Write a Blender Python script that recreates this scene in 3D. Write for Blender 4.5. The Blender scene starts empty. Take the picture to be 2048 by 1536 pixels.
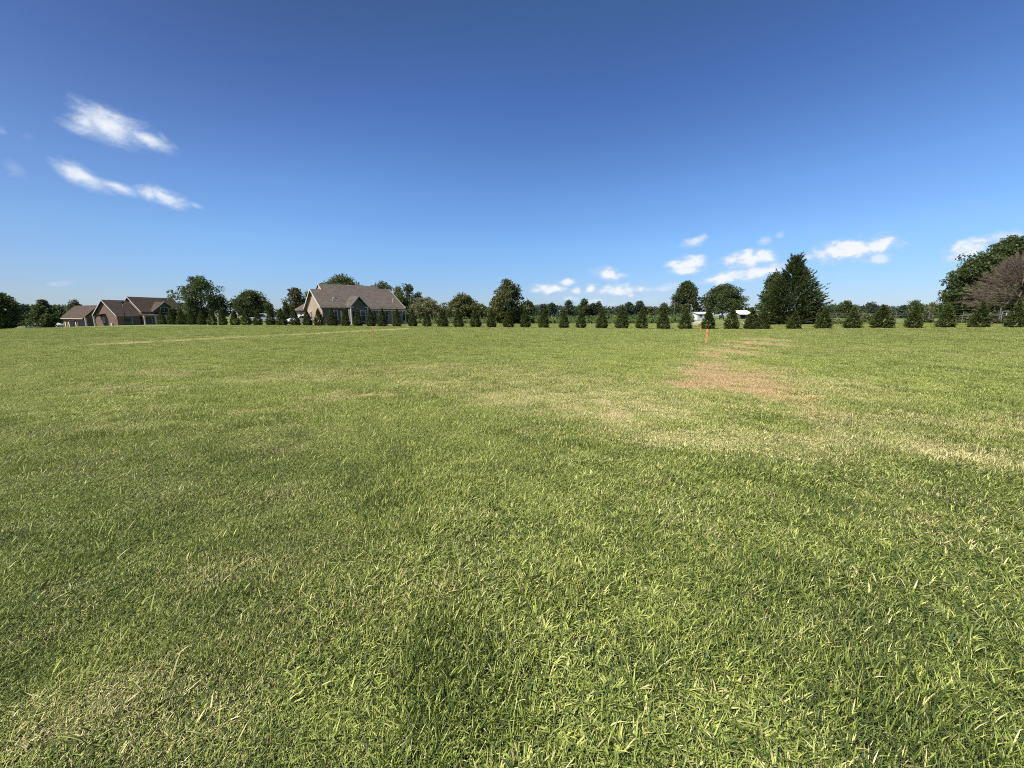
import bpy, math, random
import numpy as np
from mathutils import Vector, Matrix
R = math.radians
sc = bpy.context.scene
col = sc.collection

# ---------------------------------------------------------------- camera
EYE, PITCH, F = 1.5, math.atan(137/770), 770.0
cd = bpy.data.cameras.new("camera"); cam = bpy.data.objects.new("camera", cd); col.objects.link(cam)
cd.sensor_width = 36; cd.lens = 36*F/2048; cd.clip_start = 0.05; cd.clip_end = 6000
cam.location = (0, 0, EYE); cam.rotation_euler = (math.pi/2-PITCH, 0, 0)
sc.camera = cam

# ---------------------------------------------------------------- exposure, sun, sky
sc.view_settings.view_transform = 'Standard'; sc.view_settings.look = 'None'
sc.view_settings.gamma = 1; sc.view_settings.use_curve_mapping = False
sc.view_settings.exposure = 0.75
SUN_AZ, SUN_EL = R(-117), R(52)          # azimuth from +Y, negative = left
sdir = Vector((math.sin(SUN_AZ)*math.cos(SUN_EL), math.cos(SUN_AZ)*math.cos(SUN_EL), math.sin(SUN_EL)))
sl = bpy.data.lights.new("sun", 'SUN'); sl.energy = 5.0; sl.angle = R(0.53); sl.color = (1, .955, .88)
so = bpy.data.objects.new("sun", sl); col.objects.link(so); so.rotation_euler = sdir.to_track_quat('Z', 'Y').to_euler()
so.location = (-30, 0, 40)
sc.cycles.max_bounces = 6; sc.cycles.diffuse_bounces = 2; sc.cycles.transmission_bounces = 2
sc.cycles.glossy_bounces = 2; sc.cycles.use_fast_gi = False
sc.cycles.sample_clamp_indirect = 4; sc.cycles.use_denoising = False; sc.cycles.filter_width = 1.05
SKY_STRENGTH = 0.062

def pixdir(px, py):
    v = (768-py)/F; u = (px-1024)/F
    c, s = math.cos(PITCH), math.sin(PITCH)
    return Vector((u, c+v*s, v*c-s))
def gno(px, py):
    d = pixdir(px, py); return d.x/d.y, d.z/d.y
def zpix(py, Y):
    d = pixdir(1024, py); return EYE + Y*d.z/d.y
def xpix(px, Y, z=0.0):
    depth = Y*math.cos(PITCH)+(EYE-z)*math.sin(PITCH); return (px-1024)/F*depth

class NT:
    def __init__(s, t): s.t = t; s.N = t.nodes; s.L = t.links
    def n(s, typ, **k):
        o = s.N.new(typ)
        for a, b in k.items(): setattr(o, a, b)
        return o
    def link(s, a, b): s.L.new(a, b)
    def _in(s, sock, v):
        if v is None: return
        if isinstance(v, bpy.types.NodeSocket): s.L.new(v, sock)
        else: sock.default_value = v
    def math(s, op, a, b=None, c=None, clamp=False):
        o = s.n('ShaderNodeMath', operation=op); o.use_clamp = clamp
        s._in(o.inputs[0], a); s._in(o.inputs[1], b); s._in(o.inputs[2], c); return o.outputs[0]
    def vmath(s, op, a, b=None):
        o = s.n('ShaderNodeVectorMath', operation=op)
        s._in(o.inputs[0], a); s._in(o.inputs[1], b)
        return o.outputs['Value'] if op in ('LENGTH', 'DOT_PRODUCT') else o.outputs[0]
    def noise(s, vec, scale, detail=4, rough=.55, dist=0, out='Fac'):
        o = s.n('ShaderNodeTexNoise'); s._in(o.inputs['Vector'], vec)
        o.inputs['Scale'].default_value = scale; o.inputs['Detail'].default_value = detail
        o.inputs['Roughness'].default_value = rough; o.inputs['Distortion'].default_value = dist
        return o.outputs[out]
    def maprange(s, v, a, b, c=0., d=1., smooth=True):
        o = s.n('ShaderNodeMapRange', interpolation_type='SMOOTHSTEP' if smooth else 'LINEAR')
        s._in(o.inputs[0], v)
        for i, q in enumerate((a, b, c, d)): s._in(o.inputs[i+1], q)
        return o.outputs[0]
    def mix(s, f, a, b, mode='MIX'):
        o = s.n('ShaderNodeMix', data_type='RGBA', blend_type=mode)
        s._in(o.inputs[0], f)
        s._in(o.inputs[6], (*a, 1) if isinstance(a, tuple) and len(a) == 3 else a)
        s._in(o.inputs[7], (*b, 1) if isinstance(b, tuple) and len(b) == 3 else b)
        return o.outputs[2]
    def attr(s, name, typ='GEOMETRY', out='Fac'):
        o = s.n('ShaderNodeAttribute', attribute_name=name, attribute_type=typ); return o.outputs[out]

w = bpy.data.worlds.new("World"); sc.world = w; w.use_nodes = True
wt = NT(w.node_tree); wt.N.clear()
sky = wt.n('ShaderNodeTexSky', sky_type='NISHITA'); sky.sun_disc = False
sky.sun_elevation = SUN_EL; sky.sun_rotation = SUN_AZ; sky.altitude = 150
sky.air_density = 1.0; sky.dust_density = 0.3; sky.ozone_density = 3.0

tc = wt.n('ShaderNodeTexCoord')
dirv = wt.vmath('NORMALIZE', tc.outputs['Generated'])
sep = wt.n('ShaderNodeSeparateXYZ'); wt.link(dirv, sep.inputs[0])
skr = wt.n('ShaderNodeValToRGB'); wt.link(sep.outputs[2], skr.inputs[0]); se = skr.color_ramp.elements
for pos, c_ in ((0., (.70, .86, 1.22)), (.05, (.76, .92, 1.28)), (.158, (.90, 1.18, 1.50)), (.265, (.88, 1.17, 1.56)), (.443, (.66, .88, 1.33)), (.571, (.57, .79, 1.08)), (.8, (.5, .7, .98))):
    k = se[0] if pos == 0 else (se.new(pos)); k.position = pos; k.color = (*c_, 1)
se[-1].color = (.5, .7, .98, 1)
skm = wt.mix(1.0, sky.outputs[0], skr.outputs[0], 'MULTIPLY')
glow = wt.maprange(wt.vmath('DOT_PRODUCT', dirv, tuple(sdir)), .12, .52)      # a weaker glow round the sun than the clear-air model gives
skm = wt.mix(glow, skm, wt.mix(1.0, skm, (.82, .73, .72), 'MULTIPLY'))
dy = wt.math('MAXIMUM', sep.outputs[1], 0.02)
gu = wt.math('DIVIDE', sep.outputs[0], dy); gv = wt.math('DIVIDE', sep.outputs[2], dy)
cmb = wt.n('ShaderNodeCombineXYZ'); wt.link(gu, cmb.inputs[0]); wt.link(gv, cmb.inputs[1])
G = cmb.outputs[0]
def stretched(rot, sx, sy):
    r = wt.n('ShaderNodeVectorRotate', rotation_type='Z_AXIS'); wt.link(G, r.inputs[0]); r.inputs['Angle'].default_value = rot
    return wt.vmath('MULTIPLY', r.outputs[0], (sx, sy, 1))
nz_left = wt.math('SUBTRACT', wt.noise(stretched(R(20), 8, 20), 1, 5, .52, .5), .5)
nz_right = wt.math('SUBTRACT', wt.noise(stretched(R(-5), 24, 42), 1, 5, .5, .2), .5)
fine = wt.math('SUBTRACT', wt.noise(stretched(R(0), 60, 120), 1, 4, .6, .2), .5)
# px, py, half width, half height, tilt (deg, + = rising to the right), opacity, noise field
CLOUDS = [
 (222,250,112,42,-19,1.0,0),(290,276,66,20,-22,.95,0),(170,244,62,30,-8,.9,0),(205,228,50,22,-30,.75,0),(327,277,22,10,-55,.35,0),
 (162,350,78,23,-24,.95,0),(238,374,66,15,-20,.85,0),(292,384,40,20,-22,1.0,0),(332,395,64,19,-19,1.0,0),(392,411,18,7,-22,.5,0),
 (27,336,30,16,-30,.2,0),(30,346,20,9,10,.16,0),(3,262,14,12,-10,.22,0),(55,272,14,8,0,.08,0),(120,567,34,6,2,.28,1),
 (1214,547,36,15,-3,1,1),(1240,549,24,6,0,.7,1),(1098,578,42,11,2,1,1),(1135,565,24,8,-2,.95,1),(1153,580,14,10,10,.9,1),
 (1181,578,18,10,20,1,1),(1245,581,62,12,1,1,1),(1263,590,14,6,0,.8,1),(1145,597,26,7,0,.6,1),(1190,603,40,8,0,.6,1),(1235,608,45,7,0,.45,1),
 (1374,526,48,16,6,1,1),(1372,542,46,11,3,.95,1),(1497,518,72,17,4,1,1),(1455,553,58,12,8,1,1),(1530,541,60,16,16,1,1),(1425,562,50,7,6,.35,1),
 (1345,570,36,7,6,.4,1),(1330,578,28,6,6,.55,1),(1387,485,30,11,14,.75,1),(1531,481,20,9,12,.6,1),(1560,472,13,7,0,.45,1),
 (1705,499,110,22,8,1,1),(1755,489,50,20,10,1,1),(1757,518,40,12,6,.75,1),(1932,500,56,22,16,1,1),(2003,474,50,14,8,.6,1),
 (1690,548,60,5,4,.1,1),(1740,618,20,5,0,.3,1),(1800,600,60,12,2,.14,1),(1870,583,70,7,6,.12,1),(1180,590,110,16,0,.28,1),(1290,595,110,16,2,.25,1),
]
acc = None; shade = None
for (px, py, hw, hh, tilt, op, fld) in CLOUDS:
    cu, cv = gno(px, py); k = pixdir(px, py).y
    a, b = hw/F/k, hh*(1.18 if fld else 1.0)/F/k
    d = wt.vmath('SUBTRACT', G, (cu, cv, 0))
    r = wt.n('ShaderNodeVectorRotate', rotation_type='Z_AXIS'); wt.link(d, r.inputs[0]); r.inputs['Angle'].default_value = -R(tilt)
    q = wt.vmath('MULTIPLY', r.outputs[0], (1/a, 1/b, 0))
    ln = wt.vmath('LENGTH', q)
    v = wt.math('SUBTRACT', 1.0, ln)
    v = wt.math('MULTIPLY_ADD', nz_right if fld else nz_left, 1.45 if fld else 1.5, v)
    v = wt.math('MULTIPLY_ADD', fine, .45, v)
    v = wt.math('MINIMUM', v, wt.math('MULTIPLY', wt.math('SUBTRACT', 1.35, ln), 2))
    o = wt.maprange(v, -.08, 1.1 if not fld else .78, 0, op)
    acc = o if acc is None else wt.math('MAXIMUM', acc, o)
fwd = wt.maprange(sep.outputs[1], .05, .2)
acc = wt.math('MULTIPLY', acc, fwd)
cshade = wt.maprange(wt.math('ADD', wt.math('MULTIPLY', nz_right, 1.2), acc), .2, 1.1)
ccol = wt.mix(cshade, (5.9, 7.0, 8.7), (8.7, 9.1, 9.7))
wm = wt.mix(acc, skm, ccol)
bg = wt.n('ShaderNodeBackground'); wt.link(wm, bg.inputs[0]); bg.inputs[1].default_value = SKY_STRENGTH
wo = wt.n('ShaderNodeOutputWorld'); wt.link(bg.outputs[0], wo.inputs[0])

# ---------------------------------------------------------------- numeric helpers
def sstep(a, b, x):
    t = np.clip((x-a)/(b-a), 0, 1); return t*t*(3-2*t)
def _h(ix, iy, s):
    n = (ix.astype(np.int64)*374761393 + iy.astype(np.int64)*668265263 + s*1442695041) & 0xffffffff
    n = ((n ^ (n >> 13))*1274126177) & 0xffffffff
    return ((n ^ (n >> 16)) & 0xffff)/65535.0
def vnoise(x, y, s=0):
    x = np.asarray(x, float); y = np.asarray(y, float)
    ix, iy = np.floor(x), np.floor(y); fx, fy = x-ix, y-iy
    fx = fx*fx*(3-2*fx); fy = fy*fy*(3-2*fy)
    a, b, c, d = _h(ix, iy, s), _h(ix+1, iy, s), _h(ix, iy+1, s), _h(ix+1, iy+1, s)
    return (a*(1-fx)+b*fx)*(1-fy)+(c*(1-fx)+d*fx)*fy
def fbm(x, y, s=0, o=4):
    v, a, t = 0, .5, 0
    for i in range(o):
        v = v+a*vnoise(x*2**i, y*2**i, s+i*17); t += a; a *= .55
    return v/t
def H(x, y):
    x = np.asarray(x, float); y = np.asarray(y, float)
    h = .55*sstep(18, 52, x)*sstep(14, 42, y)
    h = h - (1.0+.0*x)*sstep(74, 135, y)*(1-.55*sstep(60, 120, x))
    u = x/np.maximum(y, 5.0)
    yc = np.clip(43+(u+1.3)*60, 38, 66)
    wl = sstep(-.72, -.9, u)
    h = h - wl*np.clip(.045*np.maximum(y-yc, 0), 0, 1.25)*(1-sstep(74, 135, y)*.6)
    h = h + .03*(fbm(x*.3, y*.3, 5, 2)-.5)*sstep(120, 40, np.hypot(x, y)) + .004*(fbm(x*1.7, y*1.7, 9, 2)-.5)*sstep(30, 12, np.hypot(x, y))
    return h
def Hf(x, y): return float(H(np.array([x]), np.array([y]))[0])

def groundpt(px, py):
    d = pixdir(px, py); t = -EYE/d.z; return d.x*t, d.y*t
def ell(px, py, hw, hh, s, kind=0):
    x, y = groundpt(px, py); y1 = groundpt(px, py-hh)[1]; y0 = groundpt(px, py+hh)[1]
    return (x, y, hw*pixdir(px, py).length and hw/F*y, (y1-y0)/2, s, kind)
BROWN = [ell(*a) for a in [(1435,752,104,27,1.3),(1380,768,66,20,1.15),(1490,784,100,18,1.1),(1590,792,100,14,.75),(1372,742,40,12,1.0),(1400,726,38,10,1.0),(1428,712,36,9,.95),(1455,702,36,8,.9),(1482,694,36,7,.85),(1510,686,44,7,.9),(1535,680,36,5,.7),(1500,735,60,20,.55),
        (1600,775,70,10,.5),(1560,806,90,17,.62),(1640,830,60,14,.4),(1505,745,70,12,.8),(1780,1018,55,16,.6),(640,1060,40,14,.25)]]
STRAW = [ell(*a) for a in [(700,790,130,9,.62),(870,768,90,13,.62),(1000,790,150,22,.5),(1180,826,130,26,.85),(1090,800,120,20,.6),(1250,800,140,30,.6),(1100,768,190,20,.4),(1380,868,190,28,.62),
        (1600,880,200,38,.55),(1850,900,200,42,.6),(1990,930,150,44,.5),(1700,850,160,22,.45),(560,815,70,8,.6),(300,750,110,9,.5),(250,778,130,8,.4),(620,752,190,14,.38),
        (1900,850,220,30,.35),(40,1450,120,110,.55),(430,1150,90,40,.28),(20,1280,60,60,.3),(960,1330,60,30,.2),(1330,1400,80,30,.18),(1500,770,330,36,.3),(900,740,300,16,.25),(350,815,60,6,.3)]]
def seg(p, q, x, y):
    ax, ay = groundpt(*p); bx, by = groundpt(*q)
    t = np.clip(((x-ax)*(bx-ax)+(y-ay)*(by-ay))/((bx-ax)**2+(by-ay)**2), 0, 1)
    return np.hypot(x-ax-t*(bx-ax), y-ay-t*(by-ay))
def maps(x, y):
    """dryness, brownness, tone (0 deep blue green .. 1 yellow green)"""
    wx = x+ (fbm(x*.9, y*.9, 31, 4)-.5)*1.6; wy = y+(fbm(x*.9, y*.9, 57, 4)-.5)*1.6*np.clip(y/6, .2, 2)
    fn = fbm(x*2.2, y*1.6, 77, 4)-.5
    b = np.zeros_like(x); s = np.zeros_like(x)
    for L, T in ((BROWN, 'b'), (STRAW, 's')):
        for (cx, cy, rx, ry, st, _) in L:
            r = np.hypot((wx-cx)/rx, (wy-cy)/ry)
            v = st*sstep(1.25, .35, r + fn*(.4 if T == 'b' else .65))
            if T == 'b': b = np.maximum(b, v)
            else: s = np.maximum(s, v)
    strip = sstep(1.3, .9, (seg((225,688), (812,658), wx*.2+x*.8, wy*.2+y*.8)+fn*.35)/np.clip(y/30, .9, 1.5))
    strip2 = .35*sstep(1.0, .2, seg((0,681), (560,672), x, y)+fn*.4)
    s = np.maximum(s, np.maximum(strip*1.35, strip2))
    big = fbm(x*.13, y*.10, 3, 4)
    sp = sstep(.6, .8, fbm(x*.8, y*.8, 91, 4))*.35 + sstep(.62, .8, fbm(x*3.1, y*3.1, 95, 3))*.3
    d = np.clip(np.maximum(s, b)*(.9+.9*fn) + .035 + .12*(big-.4) + sp*.45, 0.008, 1)
    u = x/np.maximum(y, .6)
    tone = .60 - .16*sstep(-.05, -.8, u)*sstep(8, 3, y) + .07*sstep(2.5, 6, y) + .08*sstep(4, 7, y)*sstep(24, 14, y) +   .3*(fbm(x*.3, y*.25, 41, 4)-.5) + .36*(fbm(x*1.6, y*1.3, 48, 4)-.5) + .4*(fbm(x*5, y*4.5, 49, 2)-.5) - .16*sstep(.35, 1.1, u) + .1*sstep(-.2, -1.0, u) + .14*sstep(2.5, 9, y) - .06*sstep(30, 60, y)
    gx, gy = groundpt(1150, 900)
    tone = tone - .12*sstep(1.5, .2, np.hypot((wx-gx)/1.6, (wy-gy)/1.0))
    return d, np.clip(b, 0, 1), np.clip(tone, 0, 1)

# ---------------------------------------------------------------- object helpers
def mesh_np(name, verts, faces_flat, counts, attrs=None, smooth=False):
    me = bpy.data.meshes.new(name)
    nv, nl, nf = len(verts), len(faces_flat), len(counts)
    me.vertices.add(nv); me.vertices.foreach_set('co', np.asarray(verts, np.float32).ravel())
    me.loops.add(nl); me.loops.foreach_set('vertex_index', np.asarray(faces_flat, np.int32))
    me.polygons.add(nf)
    st = np.concatenate(([0], np.cumsum(counts)[:-1])).astype(np.int32)
    me.polygons.foreach_set('loop_start', st)
    me.update(calc_edges=True)
    if smooth: me.polygons.foreach_set('use_smooth', np.ones(nf, bool))
    for k, v in (attrs or {}).items():
        a = me.attributes.new(k, 'FLOAT', 'POINT'); a.data.foreach_set('value', np.asarray(v, np.float32))
    me.validate(); return me
def tag(o, label=None, cat=None, group=None, kind=None):
    for k, v in (('label', label), ('category', cat), ('group', group), ('kind', kind)):
        if v: o[k] = v
    return o
def link(o, parent=None):
    col.objects.link(o)
    if parent: o.parent = parent
    return o
def mobj(name, me, mat, parent=None):
    if mat and not me.materials: me.materials.append(mat)
    return link(bpy.data.objects.new(name, me), parent)
def thing(name, label, cat, loc=(0, 0, 0), rz=0, group=None):
    o = link(bpy.data.objects.new(name, None)); o.location = loc; o.rotation_euler = (0, 0, rz)
    o.empty_display_size = .3
    return tag(o, label, cat, group)

class MB:
    def __init__(s): s.v = []; s.f = []
    def poly(s, pts): 
        i = len(s.v); s.v += [tuple(p) for p in pts]; s.f.append(tuple(range(i, i+len(pts))))
    def box(s, x0, x1, y0, y1, z0, z1):
        i = len(s.v)
        s.v += [(x, y, z) for z in (z0, z1) for (x, y) in ((x0, y0), (x1, y0), (x1, y1), (x0, y1))]
        for f in ((3,2,1,0),(4,5,6,7),(0,1,5,4),(1,2,6,5),(2,3,7,6),(3,0,4,7)): s.f.append(tuple(i+k for k in f))
        return s
    def prism(s, poly, ext):
        """closed polygon (3-D points) extruded along ext"""
        n = len(poly); i = len(s.v); e = Vector(ext)
        s.v += [tuple(p) for p in poly] + [tuple(Vector(p)+e) for p in poly]
        s.f.append(tuple(i+k for k in range(n))[::-1]); s.f.append(tuple(i+n+k for k in range(n)))
        for k in range(n): s.f.append((i+k, i+(k+1) % n, i+n+(k+1) % n, i+n+k))
        return s
    def tube(s, pts, rad, n=8, cap=True):
        pts = [Vector(p) for p in pts]; rad = rad if hasattr(rad, '__len__') else [rad]*len(pts)
        i = len(s.v)
        for k, p in enumerate(pts):
            t = (pts[min(k+1, len(pts)-1)]-pts[max(k-1, 0)]).normalized()
            a = t.cross(Vector((0, 0, 1)));
            if a.length < .05: a = t.cross(Vector((1, 0, 0)))
            a.normalize(); b = t.cross(a)
            for j in range(n):
                w_ = 2*math.pi*j/n; s.v.append(tuple(p+(a*math.cos(w_)+b*math.sin(w_))*rad[k]))
        for k in range(len(pts)-1):
            for j in range(n):
                s.f.append((i+k*n+j, i+k*n+(j+1) % n, i+(k+1)*n+(j+1) % n, i+(k+1)*n+j))
        if cap:
            s.f.append(tuple(i+j for j in range(n))[::-1]); s.f.append(tuple(i+(len(pts)-1)*n+j for j in range(n)))
        return s
    def build(s, name, mat, parent=None, bevel=0, smooth=False):
        me = bpy.data.meshes.new(name); me.from_pydata(s.v, [], s.f); me.validate()
        import bmesh
        bm = bmesh.new(); bm.from_mesh(me); bmesh.ops.recalc_face_normals(bm, faces=bm.faces)
        if bevel: bmesh.ops.bevel(bm, geom=list(bm.edges), offset=bevel, segments=2, affect='EDGES', clamp_overlap=True)
        bm.to_mesh(me); bm.free()
        if smooth: me.polygons.foreach_set('use_smooth', np.ones(len(me.polygons), bool))
        return mobj(name, me, mat, parent)

# ---------------------------------------------------------------- materials
def newmat(name):
    m = bpy.data.materials.new(name); m.use_nodes = True; t = NT(m.node_tree); t.N.clear()
    out = t.n('ShaderNodeOutputMaterial'); return m, t, out
def bsdf(t, color, rough=.7, spec=.3, metal=0, bump=None):
    b = t.n('ShaderNodeBsdfPrincipled'); t._in(b.inputs['Base Color'], (*color, 1) if isinstance(color, tuple) and len(color) == 3 else color)
    t._in(b.inputs['Roughness'], rough); b.inputs['Specular IOR Level'].default_value = spec; b.inputs['Metallic'].default_value = metal
    if bump is not None:
        bp = t.n('ShaderNodeBump'); bp.inputs['Strength'].default_value = bump[1]; bp.inputs['Distance'].default_value = bump[2]
        t.link(bump[0], bp.inputs['Height']); t.link(bp.outputs[0], b.inputs['Normal'])
    return b.outputs[0]
def plain(name, c, rough=.6, spec=.3, metal=0, var=.15, scale=6):
    m, t, out = newmat(name); g = t.n('ShaderNodeTexCoord').outputs['Object']
    n = t.noise(g, scale, 4)
    cc = t.mix(n, tuple(x*(1-var) for x in c), tuple(min(1, x*(1+var)) for x in c))
    t.link(bsdf(t, cc, rough, spec, metal), out.inputs[0]); return m
def leafmat(name, dark, light, accent, acc_amt=.06, trans=.28, rough=.55, spec=.25):
    m, t, out = newmat(name)
    r = t.attr('rnd'); cl = t.attr('clump')
    oi = t.n('ShaderNodeObjectInfo').outputs['Random']; g = t.n('ShaderNodeNewGeometry'); pn = t.noise(g.outputs['Position'], .55, 2)
    f = t.math('MULTIPLY_ADD', r, .55, t.math('MULTIPLY', t.math('ADD', t.math('MULTIPLY', oi, .55), t.math('ADD', cl, pn)), .24), clamp=True)
    c = t.mix(f, dark, light)
    isacc = t.math('LESS_THAN', t.math('FRACT', t.math('MULTIPLY', r, 17.31)), acc_amt)
    c = t.mix(isacc, c, accent)
    p = bsdf(t, c, rough, spec)
    tr = t.n('ShaderNodeBsdfTranslucent'); t.link(t.mix(.5, c, tuple(min(1, x*1.5) for x in light)), tr.inputs[0])
    mx = t.n('ShaderNodeMixShader'); mx.inputs[0].default_value = trans
    t.link(p, mx.inputs[1]); t.link(tr.outputs[0], mx.inputs[2]); t.link(mx.outputs[0], out.inputs[0]); return m

def grass_color(t, d, b, tone, r, pos):
    """shared by blades and soil cover"""
    return None
def grass_mat():
    m, t, out = newmat('grass_blades')
    r = t.attr('rnd'); tip = t.attr('tip'); d = t.attr('dry', 'INSTANCER'); br = t.attr('brown', 'INSTANCER'); tone = t.attr('tone', 'INSTANCER')
    r2 = t.math('FRACT', t.math('MULTIPLY', r, 37.17)); r3 = t.math('FRACT', t.math('MULTIPLY', r, 91.7))
    f = t.math('ADD', t.math('MULTIPLY', tone, .85), t.math('MULTIPLY', t.math('SUBTRACT', r2, .5), 1.15), clamp=True)
    ramp = t.n('ShaderNodeValToRGB'); t.link(f, ramp.inputs[0]); e = ramp.color_ramp.elements
    e[0].position = 0; e[0].color = (.034, .062, .018, 1); e[1].position = 1; e[1].color = (.50, .545, .145, 1)
    k = e.new(.35); k.color = (.098, .148, .027, 1); k = e.new(.68); k.color = (.235, .295, .056, 1)
    green = ramp.outputs[0]
    straw = t.mix(r2, (.38, .32, .13), (.72, .64, .33))
    brown = t.mix(r2, (.31, .195, .09), (.74, .52, .29))
    dead = t.mix(t.math('MULTIPLY', br, .85), straw, brown)
    isd = t.maprange(t.math('SUBTRACT', t.math('MULTIPLY', d, 1.08), r3), -.07, .07)
    c = t.mix(isd, green, dead)
    # yellowed tips
    c = t.mix(t.math('MULTIPLY', t.math('MULTIPLY', tip, tip), t.math('MULTIPLY', r3, .35)), c, (.36, .33, .13))
    p = bsdf(t, c, .55, .2)
    tr = t.n('ShaderNodeBsdfTranslucent'); t.link(t.mix(.35, c, (.28, .36, .03)), tr.inputs[0])
    mx = t.n('ShaderNodeMixShader'); t.link(t.maprange(isd, 0, 1, .22, .08), mx.inputs[0])
    t.link(p, mx.inputs[1]); t.link(tr.outputs[0], mx.inputs[2]); t.link(mx.outputs[0], out.inputs[0]); return m
def ground_mat():
    m, t, out = newmat('turf_soil')
    g = t.n('ShaderNodeNewGeometry').outputs['Position']
    d = t.attr('dry'); br = t.attr('brown'); tone = t.attr('tone'); far = t.attr('far')
    n1 = t.noise(g, 38, 5, .7); n2 = t.noise(g, 5, 4); n3 = t.noise(g, 150, 3, .7)
    soil = t.mix(n1, (.016, .015, .008), (.058, .050, .027))
    soil = t.mix(t.maprange(t.math('ADD', d, t.math('MULTIPLY', n3, .4)), .5, 1.2), soil, (.24, .175, .10))
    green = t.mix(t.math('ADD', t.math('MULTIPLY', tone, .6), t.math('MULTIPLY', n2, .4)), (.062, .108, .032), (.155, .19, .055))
    gf = t.mix(t.math('MULTIPLY', d, .9), green, (.33, .27, .13))
    n4 = t.noise(t.vmath('MULTIPLY', g, (.02, .05, 1)), 1, 5, .6)
    fld = t.mix(t.maprange(n4, .35, .65), gf, t.mix(n2, (.16, .18, .07), (.11, .15, .045)))
    c = t.mix(far, soil, fld)
    t.link(bsdf(t, c, .9, .1, 0, (n1, .6, .02)), out.inputs[0]); return m

# ---------------------------------------------------------------- ground
MG = ground_mat()
rad = [0.0]; r = .25
while r < 2600:
    rad.append(r); r *= 1.035 if r < 90 else 1.1
    if r < 90: r = max(r, rad[-1]+.08)
rad = np.array(rad[1:]); nt = 360
th = np.linspace(0, 2*np.pi, nt, endpoint=False)
TH, RR = np.meshgrid(th, rad)
gx = (RR*np.sin(TH)).ravel(); gy = (RR*np.cos(TH)).ravel()
gx = np.append(gx, 0.); gy = np.append(gy, 0.)
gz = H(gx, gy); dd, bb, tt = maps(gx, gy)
idx = np.arange(len(rad)*nt).reshape(len(rad), nt)
q = np.stack([idx[:-1], np.roll(idx, -1, 1)[:-1], np.roll(idx, -1, 1)[1:], idx[1:]], -1).reshape(-1, 4)[:, ::-1]
tri = np.stack([idx[0], np.full(nt, len(gx)-1), np.roll(idx[0], -1)], -1)[:, ::-1]
faces = np.concatenate([q.ravel(), tri.ravel()]); cnt = np.concatenate([np.full(len(q), 4), np.full(len(tri), 3)])
far = sstep(48, 75, np.hypot(gx, gy))
gme = mesh_np('ground', np.stack([gx, gy, gz], -1), faces, cnt, dict(dry=dd, brown=bb, tone=tt, far=far), smooth=True)
ground = tag(mobj('ground', gme, MG), kind='structure')

# ---------------------------------------------------------------- grass
rng = np.random.default_rng(7)
MGR = grass_mat()
def ribbons(root, az, length, width, lean0, lean1, segs, twist=None, rnd=None, z0=0.0):
    """tapered bent blades. lean in rad from vertical at base / at tip"""
    n = len(root); P = np.zeros((n, segs+1, 3)); P[:, 0] = root
    d = np.stack([np.cos(az), np.sin(az)], -1)
    for k in range(segs):
        f = (k+.5)/segs; ln = lean0+(lean1-lean0)*f
        st = length/segs
        P[:, k+1, :2] = P[:, k, :2]+d*(np.sin(ln)*st)[:, None]; P[:, k+1, 2] = P[:, k, 2]+np.cos(ln)*st
        P[:, k+1, 2] = np.maximum(P[:, k+1, 2], .004)
    tw = az+np.pi/2+(twist if twist is not None else 0)
    s = np.stack([np.cos(tw), np.sin(tw), np.zeros(n)], -1)
    verts = []; tips = []
    for k in range(segs):
        wv = width*(.75, 1.0, .7, .5)[k] if segs > 1 else width
        off = s*(wv/2)[:, None]
        verts += [P[:, k]-off, P[:, k]+off]; tips += [k/segs]*2
    verts.append(P[:, segs]); tips.append(1.)
    V = np.stack(verts, 1); m = 2*segs+1; base = (np.arange(n)*m)[:, None]
    quads = []
    for k in range(segs-1): quads.append(base+np.array([[2*k, 2*k+1, 2*k+3, 2*k+2]]))
    Q = np.concatenate(quads, 0) if quads else np.zeros((0, 4), int)
    T = base+np.array([[2*segs-2, 2*segs-1, 2*segs]])
    fl = np.concatenate([Q.ravel(), T.ravel()]); ct = np.concatenate([np.full(len(Q), 4), np.full(len(T), 3)])
    rr = np.repeat(rnd, m); tp = np.tile(np.array(tips), n)
    return V.reshape(-1, 3), fl, ct, rr, tp
def merge(parts):
    V, FL, CT, RN, TP = [], [], [], [], []; o = 0
    for v, f, c, r_, t_ in parts:
        V.append(v); FL.append(f+o); CT.append(c); RN.append(r_); TP.append(t_); o += len(v)
    return np.concatenate(V), np.concatenate(FL), np.concatenate(CT), dict(rnd=np.concatenate(RN), tip=np.concatenate(TP))
def disc(n, rmax):
    a = rng.uniform(0, 2*np.pi, n); rr = rmax*np.sqrt(rng.uniform(0, 1, n))*(1+.12*rng.normal(size=n))
    return np.stack([rr*np.cos(a), rr*np.sin(a), np.zeros(n)], -1)
def U(a, b, n): return rng.uniform(a, b, n)
src = bpy.data.collections.new('grass_tufts')      # instancing source, kept out of the scene
def tuft_obj(i, parts):
    v, f, c, at = merge(parts); me = mesh_np('tuft_%02d' % i, v, f, c, at); me.materials.append(MGR)
    o = bpy.data.objects.new('tuft_%02d' % i, me); src.objects.link(o)
PR = .17
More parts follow.
